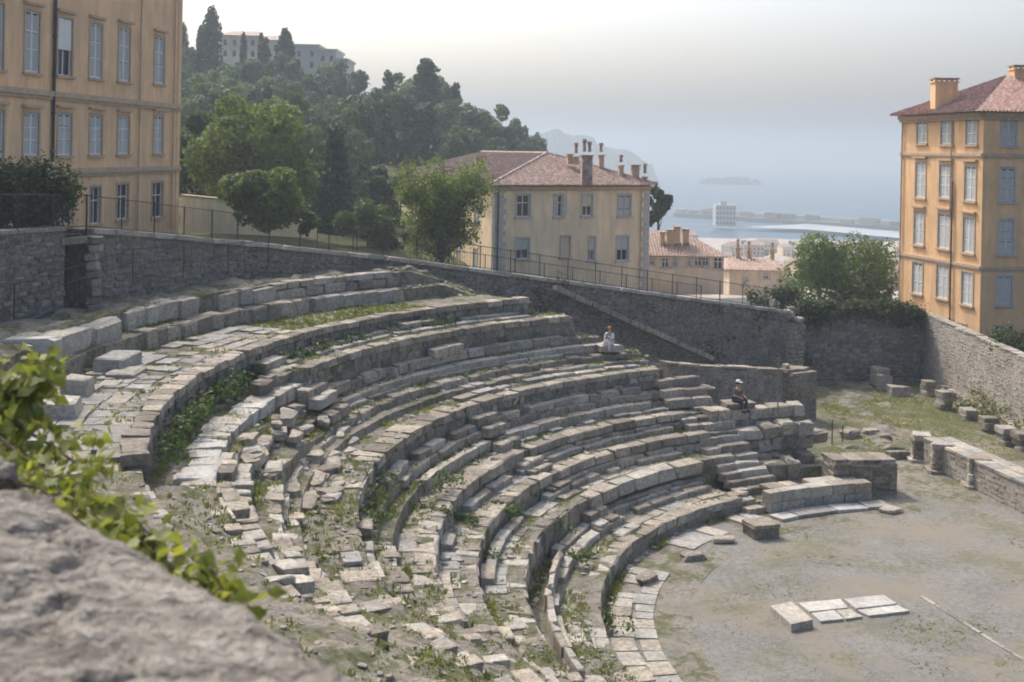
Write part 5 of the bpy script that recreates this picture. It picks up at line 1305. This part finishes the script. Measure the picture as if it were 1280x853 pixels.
tag(obj('harbour_water_glint', [PZ(930, 284.0, SEA + 2.3), PZ(1010, 287, SEA + 2.3), PZ(1200, 305, SEA + 2.3), PZ(1200, 296, SEA + 2.3), PZ(1010, 280, SEA + 2.3)], [(0, 1, 2, 3, 4)], M['basin']), kind='structure')
a, c = PZ(842, 271, SEA), PZ(1180, 293, SEA); t = thing('breakwater', 'long low stone breakwater with a parapet between harbour and open sea', 'breakwater'); dv = (c - a).normalized(); nv = Vector((-dv.y, dv.x, 0)); mb = MB()
def strip(mb, o0, o1, z0, z1):
    P_ = [a + nv * o0, c + nv * o0, c + nv * o1, a + nv * o1]; mb.add([(q.x, q.y, z) for z in (z0, z1) for q in P_], [(0, 1, 5, 4), (1, 2, 6, 5), (2, 3, 7, 6), (3, 0, 4, 7), (4, 5, 6, 7)])
strip(mb, 0, 14, SEA - 1, SEA + 3.0); mb.build('quay', M['slab'], t); mb = MB(); strip(mb, 10, 14, SEA + 3.003, SEA + 6.0); mb.build('sea_parapet', M['greytrim'], t)
for i in range(26):
    q = a.lerp(c, random.random()) + nv * random.uniform(3, 8); s = random.uniform(2, 5); inst(SM(BASE, random.choice(['slab', 'brown', 'pale'])), 'shed', t, (q.x, q.y, SEA + 3 + s / 2), (0, 0, math.atan2(dv.y, dv.x)), (s * 2.5, 4, s))
q = PD(905, 282, 780); t = thing('tower_block', 'square grey tower block standing by the breakwater', 'tower block', (q.x, q.y, SEA + 2)); mb = MB(); hT = PD(905, 256, 780).z - SEA - 2; mb.box(-6.5, -6, 0, 6.5, 6, hT); mb.build('wall', M['greytrim'], t)
mb = MB(); mb.box(-3, -3, hT + .003, 1, 2, hT + 2.4); mb.box(-2, -.1, hT + 2.4, -1.8, .1, hT + 7); mb.build('roof_hut', M['greytrim'], t); wm = None
for f_ in range(int(hT // 3.2)):
    for i in range(6):
        p_ = (-5.4 + i * 2.15, -6.03, 2 + f_ * 3.2)
        if wm is None: mb = MB(); mb.box(-.7, -.03, -.7, .7, .1, .7); o = mb.build('window', M['glass'], t, loc=p_); wm = o.data
        else: inst(wm, 'window', t, p_, (0, 0, 0), (1, 1, 1))
# ================================================================ GRASS
def tufts(name, n, f, h=(.08, .3), blades=7, mat='grass', spread=.09):
    V = []; F = []
    for i in range(n):
        q = f()
        if q is None: continue
        hh = random.uniform(*h)
        for k in range(blades):
            a = random.uniform(0, 6.3); r_ = random.uniform(0, spread); b = Vector((q[0] + math.cos(a) * r_, q[1] + math.sin(a) * r_, q[2] - .03)); l = hh * random.uniform(.6, 1.2); w = random.uniform(.012, .03)
            e = b + Vector((math.cos(a) * l * random.uniform(.2, .8), math.sin(a) * l * random.uniform(.2, .8), l)); s = Vector((-math.sin(a), math.cos(a), 0)) * w; i0 = len(V)
            m_ = b.lerp(e, .55) + Vector((0, 0, l * .12)); V += [tuple(b - s), tuple(b + s), tuple(m_ + s * .8), tuple(m_ - s * .8), tuple(e)]; F += [(i0, i0 + 1, i0 + 2), (i0, i0 + 2, i0 + 3), (i0 + 3, i0 + 2, i0 + 4)]
    o = bpy.data.objects.new(name, np_mesh(name, np.array(V), np.array(F), [M[mat]])); COL.objects.link(o); return tag(o, kind='stuff')
def gf():
    while True:
        r0, h = random.choice(STEPS[1:]); a0, a1 = 118, 192; th = random.uniform(a0, a1); r = r0 - random.uniform(.02, .35)
        if fbm(r0 * 3.1, th * .11, 3) > -.02: return pol(r, th, tz(r, th))
tufts('grass', 3000, gf, (.07, .2))
def gf7():
    r0, h = random.choice(STEPS[1:15]); th = random.uniform(120, 190); r = r0 + random.uniform(.45, 1.3); return pol(r, th, tz(r, th) + .03) if fbm(r0 * 2.1 + 4, th * .16, 3) > -.1 else None
tufts('grass', 9500, gf7, (.03, .11), 6, 'drygrass', spread=.12)
def gf6():
    th = random.uniform(188, 232); r = random.uniform(15.5, 33); p_ = pol(r, th)
    return pol(r, th, tz(r, th)) if fbm(p_.x * .4 + 3, p_.y * .4, 3) > -.12 else None
tufts('grass', 8500, gf6, (.03, .1), 6, 'drygrass', spread=.14)
def gf2():
    while True:
        th = random.uniform(186, 228); r = random.uniform(15, 29); p_ = pol(r, th)
        if fbm(p_.x * .55 + 9, p_.y * .55, 3) > .02: return pol(r, th, tz(r, th))
tufts('grass', 1500, gf2, (.05, .16))
def gf3():
    while True:
        th = random.uniform(139, 198); r = random.uniform(29.9, 33.5)
        if random.random() < .12 + (th < 158) * .7 or r > 33.2: return pol(r, th, tz(r, th))
tufts('grass', 1800, gf3, (.05, .16))
def gf4():
    while True:
        x = random.uniform(19, 28); y = random.uniform(61.5, 80.5)
        if fbm(x * .4, y * .4, 3) > -.12: return (x, y, .02)
tufts('grass', 4200, gf4, (.03, .09), 6, 'drygrass')
def gf5():
    while True:
        x = random.uniform(5, 23); y = random.uniform(26, 52)
        if (x - CX) ** 2 + (y - CY) ** 2 < 14.4 ** 2 or x > 20:
            if fbm(x * .28 + 2, y * .28, 4) > .06: return (x, y, .0)
tufts('grass', 3400, gf5, (.012, .035), 5, 'drygrass', spread=.13)
# weeds: leafy clumps at the foot of the walkway wall
pts = [tuple(pol(random.uniform(28.7, 29.3), random.choice([random.uniform(140, 165), random.uniform(168, 193)]), 6.9 + random.random() * .25)) for _ in range(120)]
foliage('wall_weeds', 'leafy green weeds growing along the foot of the walkway wall', 'weeds', pts, 'leaf', 26, .07, (.16, .16, .14), stems=False)
pts = []
for (px, py, z) in [(470, 625, 4.0), (478, 600, 4.1), (466, 648, 3.9), (540, 640, 2.9), (572, 655, 2.3), (620, 700, 1.7), (640, 640, 2.2), (385, 560, 4.7), (395, 650, 4.4), (560, 600, 3.4), (700, 660, 1.2), (735, 700, .8), (765, 780, .3)]:
    q = PZ(px, py, z)
    for k in range(5): pts.append((q.x + random.gauss(0, .3), q.y + random.gauss(0, .35), q.z + random.uniform(0, .2)))
foliage('step_weeds', 'patches of green weeds in the dark gaps between the lower tiers', 'weeds', pts, 'leaf', 26, .07, (.15, .15, .12), stems=False)
# ================================================================ PEOPLE
def person(label, loc, rz, skin, shirt, trouser, hair, hat=None, s=1.0, bag=False):
    t = thing('person', label, 'person', loc, rz); t.scale = (s, s, s)
    # seated, facing -y; joints (x, y, z), radius
    J = {'pel': (0, 0, .11, .145), 'bel': (0, .0, .28, .135), 'che': (0, -.03, .45, .15), 'nek': (0, -.05, .60, .058), 'hd0': (0, -.07, .68, .075), 'hd1': (0, -.085, .77, .098), 'hd2': (0, -.08, .86, .07)}
    for sg, n in ((-1, 'l'), (1, 'r')):
        J.update({'hip' + n: (.09 * sg, -.03, .09, .095), 'kne' + n: (.13 * sg, -.43, .14, .062), 'ank' + n: (.12 * sg, -.40, -.27, .042), 'toe' + n: (.13 * sg, -.58, -.32, .032),
                  'sho' + n: (.17 * sg, -.02, .54, .066), 'elb' + n: (.23 * sg, -.12, .30, .045), 'wri' + n: (.15 * sg, -.33, .24, .03), 'pal' + n: (.12 * sg, -.40, .22, .03), 'fin' + n: (.10 * sg, -.48, .19, .014), 'thu' + n: (.06 * sg, -.40, .23, .012)})
    E = [('pel', 'bel'), ('bel', 'che'), ('che', 'nek'), ('nek', 'hd0'), ('hd0', 'hd1'), ('hd1', 'hd2')]
    for n in 'lr': E += [('pel', 'hip' + n), ('hip' + n, 'kne' + n), ('kne' + n, 'ank' + n), ('ank' + n, 'toe' + n), ('che', 'sho' + n), ('sho' + n, 'elb' + n), ('elb' + n, 'wri' + n), ('wri' + n, 'pal' + n), ('pal' + n, 'fin' + n), ('wri' + n, 'thu' + n)]
    def skinobj(name, keys, edges, mat, grow=0.0, root='pel', par=t):
        ks = list(keys); me = bpy.data.meshes.new(name); me.from_pydata([J[k][:3] for k in ks], [(ks.index(a), ks.index(b)) for a, b in edges], [])
        me.materials.append(mat); o = bpy.data.objects.new(name, me); COL.objects.link(o); o.parent = par
        o.modifiers.new('skin', 'SKIN'); me.skin_vertices.new() if not me.skin_vertices else None
        for i, k in enumerate(ks): r_ = J[k][3] + grow; me.skin_vertices[0].data[i].radius = (r_, r_)
        me.skin_vertices[0].data[ks.index(root)].use_root = True
        sb = o.modifiers.new('sub', 'SUBSURF'); sb.levels = sb.render_levels = 1; return o
    body = skinobj('body', J.keys(), E, skin)
    sub = lambda ks: [e for e in E if e[0] in ks and e[1] in ks]
    k1 = ['pel', 'bel', 'che', 'shol', 'elbl', 'shor', 'elbr']; skinobj('shirt', k1, sub(k1), shirt, .014)
    k2 = ['pel', 'hipl', 'knel', 'ankl', 'hipr', 'kner', 'ankr']; skinobj('trousers', k2, sub(k2), trouser, .014)
    def ball(name, c, r, mat, sc=(1, 1, 1), zmin=-9):
        mb = MB(); n = 10; V = []; F = []
        for i in range(7):
            a = math.pi * i / 6
            for k in range(n): V.append((c[0] + r * sc[0] * math.sin(a) * math.cos(k * 2 * math.pi / n), c[1] + r * sc[1] * math.sin(a) * math.sin(k * 2 * math.pi / n), max(zmin, c[2] + r * sc[2] * math.cos(a))))
        for i in range(6):
            for k in range(n): F.append((i * n + k, i * n + n + k, i * n + n + (k + 1) % n, i * n + (k + 1) % n))
        mb.add(V, F); return mb.build(name, mat, t, True)
    ball('hair', (0, -.055, .82), .118, hair, (1, 1.05, .95), .74)
    ball('nose', (0, -.19, .765), .018, skin, (.8, 1, 1.2))
    if hat: mb = MB(); ball('hat', (0, -.07, .86), .12, hat, (1, 1.05, .8), .84); mb.box(-.09, -.27, .842, .09, -.15, .857); mb.build('hat_brim', hat, t)
    for sg in (-1, 1): mb = MB(); mb.box(.125 * sg - .045, -.63, -.36, .125 * sg + .045, -.36, -.28); mb.build('shoe', M['metal'], t)
    if bag: mb = MB(); mb.tube([(-.17, -.14, .5), (0, -.21, .36), (.16, -.17, .2)], .022, 6); mb.build('bag_strap', M['metal'], t)
    return t
sk = plain('skin', (.46, .28, .19), .6, bmp=0)
q = PZ(762, 432, 5.55); person('person in a white shirt sitting at the end of an upper tier', (q.x, q.y, 5.58), R(-25), sk, plain('white_cloth', (.78, .78, .78), .9), plain('pale_cloth', (.6, .6, .58), .9), plain('reddish_hair', (.36, .14, .06), .7), None, 1.0, True)
inst(SM(BASE, 'pale'), 'seat_stone', None, (q.x, q.y + .1, 5.42), (0, 0, .3), (1.2, .8, .32)); o = COL.objects[-1]; tag(o, 'pale stone under the white shirted person at the tier end', 'stone')
q = PZ(921, 504, 3.25); person('person in dark clothes and a pale cap sitting on the block platform', (q.x, q.y, 3.32), R(35), sk, plain('dark_cloth', (.13, .10, .11), .9), plain('navy_cloth', (.05, .05, .07), .9), plain('dark_hair', (.04, .03, .025), .7), plain('cap_cloth', (.68, .67, .64), .9), 1.12)
inst(SM(BASE, 'brown'), 'seat_stone', None, (q.x + .1, q.y + .05, 3.16), (0, 0, .3), (1.6, .8, .3)); o = COL.objects[-1]; tag(o, 'flat reddish stone the dark clothed person sits on', 'stone')
# ================================================================ FOREGROUND PARAPET AND VINE
t = thing('parapet', 'rough brown stone parapet close to the camera in the lower left corner', 'parapet')
edge = [(-90, 545), (0, 580), (28, 594), (60, 632), (130, 682), (200, 724), (262, 758), (300, 782), (345, 806), (405, 843), (480, 895), (560, 950)]
zt_ = 14.16; ep = [PZ(x, y, zt_) for x, y in edge]
# one long worn block: a grid from the outer edge back towards the camera side
def rock_block(i0, i1, name, nu=70, nv=34):
    pts = ep[i0:i1 + 1]; cum = [0]
    for a, c in zip(pts[:-1], pts[1:]): cum.append(cum[-1] + (c - a).length)
    V = []; F = []; back = Vector((-.66, -.62, 0)) * 1.35
    for i in range(nu):
        s = cum[-1] * i / (nu - 1); k = max(j for j in range(len(cum)) if cum[j] <= s + 1e-9); k = min(k, len(pts) - 2); p_ = pts[k].lerp(pts[k + 1], (s - cum[k]) / (cum[k + 1] - cum[k]))
        for j in range(nv):
            v = j / (nv - 1)
            if v < .2: x_, y_, z_ = p_.x, p_.y, zt_ - .5 * (1 - v / .2) - .03 * (1 - v / .2)
            else: w = ((v - .2) / .8); q = p_ + back * w; x_, y_, z_ = q.x, q.y, zt_ + .05 * w
            ee = min(i, nu - 1 - i) / 3; rd = .015 * max(0, 1 - abs(v - .2) / .03) + .04 * max(0, 1 - ee)
            nz = float(fbm(x_ * 5, y_ * 11 + z_ * 5, 5)) * .018 - .045 * max(0, .5 - abs(float(fbm(x_ * 3 + y_ * 5 + 5, y_ * 3 - x_ * 2, 4))) * 6) + float(fbm((x_ - y_) * 18, (x_ + y_) * 60, 3)) * .010 + .035
            V.append((x_ + float(fbm(y_ * 6, z_ * 6, 3)) * .02, y_ + float(fbm(x_ * 6 + 9, z_ * 6, 3)) * .02, z_ + nz - rd))
    for i in range(nu - 1):
        for j in range(nv - 1): F.append((i * nv + j, i * nv + j + 1, (i + 1) * nv + j + 1, (i + 1) * nv + j))
    return obj(name, V, F, M['rock'], t, True)
rock_block(0, 2, 'coping_stone', 60, 90); rock_block(3, 11, 'coping_stone', 230, 100)
rock_block(2, 3, 'joint', 8).location.z = -.04
mb = MB(); w0 = [Vector((-7.5, 10.2, 0))] + [Vector((p_.x - .03, p_.y - .03, 0)) for p_ in ep] + [Vector((4.5, -3.3, 0))]
for a, c in zip(w0[:-1], w0[1:]): mb.quad((a.x, a.y, 5.5), (c.x, c.y, 5.5), (c.x, c.y, zt_ - .42), (a.x, a.y, zt_ - .42))
mb.build('wall_face', M['wallr'], t)
fl_ = [(p_.x - .12, p_.y - .12, 13.45) for p_ in w0]; tag(obj('path', fl_ + [(2, -8, 13.45), (-12, -8, 13.45), (-14, 8, 13.45)], [tuple(range(len(fl_) + 3))], M['gravel']), kind='structure')
# climbing vine over the parapet edge
rs = np.random.default_rng(3)
def vine_leaf_mesh(seed):
    r_ = random.Random(seed); out = [(0, 0), (.32, .12), (.5, .05), (.46, .34), (.34, .55), (.2, .72), (0, 1.05)]
    L = [(x, y, .12 * abs(x) - .18 * y * y + r_.uniform(-.03, .03)) for x, y in out]; Rr = [(-x, y, z + r_.uniform(-.03, .03)) for x, y, z in L[1:-1]][::-1]
    mid = [(0, .35, -.06), (0, .7, -.14)]; V = L + Rr + mid; n = len(L); F = []
    ring = list(range(len(L) + len(Rr)))
    ms = n + len(Rr)
    F = [(0, 1, ms), (1, 2, 3, ms), (3, 4, ms + 1, ms), (4, 5, ms + 1), (5, 6, ms + 1)]; b0 = n
    rr2 = list(range(n, n + len(Rr)))[::-1]      # mirrored of 1..5
    F += [(0, ms, rr2[0]), (rr2[0], ms, rr2[2], rr2[1]), (rr2[2], ms, ms + 1, rr2[3]), (rr2[3], ms + 1, rr2[4]), (rr2[4], ms + 1, 6)]
    me = bpy.data.meshes.new('leaf'); me.from_pydata(V, [], F); me.materials.append(M['vine']); me.shade_smooth(); return me
LM = [vine_leaf_mesh(k) for k in range(5)]
def vine(label, stems, nleaf, size):
    t = thing('vine', label, 'vine'); mb = MB(); nodes = []
    for st in stems:
        pts = [PD(*p_) for p_ in st]
        mb.tube(pts, [.006 - .004 * i / (len(pts) - 1) for i in range(len(pts))], 5)
        for a, c in zip(pts[:-1], pts[1:]):
            for k in range(6): nodes.append(a.lerp(c, k / 6))
    mb.build('stem', M['bark'], t)
    P = np.array([tuple(random.choice(nodes) + Vector((random.gauss(0, .04), random.gauss(0, .06), random.gauss(-.02, .032)))) for _ in range(int(nleaf * 1.4))]); nn = rs.normal(size=P.shape); nn[:, 2] = abs(nn[:, 2]) + .5; nn[:, 1] -= .6
    V, F = leaf_quads(P, nn / np.linalg.norm(nn, axis=1, keepdims=True), size[1] * .42, rs, .5); o = bpy.data.objects.new('leaves', np_mesh('leaves', V, F, [M['vine']])); COL.objects.link(o); o.parent = t; tag(o, kind='stuff')
    for i in range(nleaf):
        b_ = random.choice(nodes) + Vector((random.gauss(0, .035), random.gauss(0, .05), random.gauss(0, .03))); s = random.uniform(*size)
        inst(random.choice(LM), 'leaf', t, b_, (random.gauss(-.5, .5), random.gauss(0, .5), random.gauss(3.14, 1.2)), (s, s, s))
vine('trailing yellow green vine hanging over the parapet edge at the lower left',
     [[(0, 560, 3.9), (60, 590, 3.7), (120, 640, 3.5), (190, 690, 3.3), (250, 730, 3.1), (285, 755, 3.0)], [(-20, 600, 3.6), (50, 610, 3.5), (110, 660, 3.3), (180, 710, 3.15)], [(0, 520, 4.0), (60, 555, 3.9), (110, 590, 3.8), (120, 545, 3.8)], [(230, 720, 3.1), (265, 712, 3.05), (280, 740, 3.0), (292, 768, 2.95)], [(60, 590, 3.7), (120, 620, 3.5), (170, 650, 3.4), (205, 690, 3.3)], [(-10, 540, 3.9), (40, 580, 3.7), (90, 630, 3.5)]], 298, (.032, .056))
vine('upright pale yellow vine shoot standing up at the left edge', [[(20, 560, 4.1), (38, 510, 4.1), (40, 470, 4.1), (50, 440, 4.1)], [(38, 500, 4.1), (10, 470, 4.1), (0, 490, 4.1)], [(40, 470, 4.1), (62, 455, 4.1)], [(10, 560, 4.0), (5, 520, 4.0), (20, 490, 4.0)]], 150, (.035, .06))
# ================================================================ HAZE
m = bpy.data.materials.new('haze_air'); m.use_nodes = True; n = m.node_tree; n.nodes.remove(n.nodes['Principled BSDF'])
pv = n.nodes.new('ShaderNodeVolumePrincipled'); pv.inputs['Color'].default_value = (.46, .52, .57, 1); pv.inputs['Density'].default_value = .0008; pv.inputs['Anisotropy'].default_value = .35
n.links.new(pv.outputs[0], n.nodes['Material Output'].inputs['Volume'])
mb = MB(); mb.box(-9500, -60, SEA - 2.2, 9500, 17500, 80); tag(mb.build('haze', m), kind='stuff')
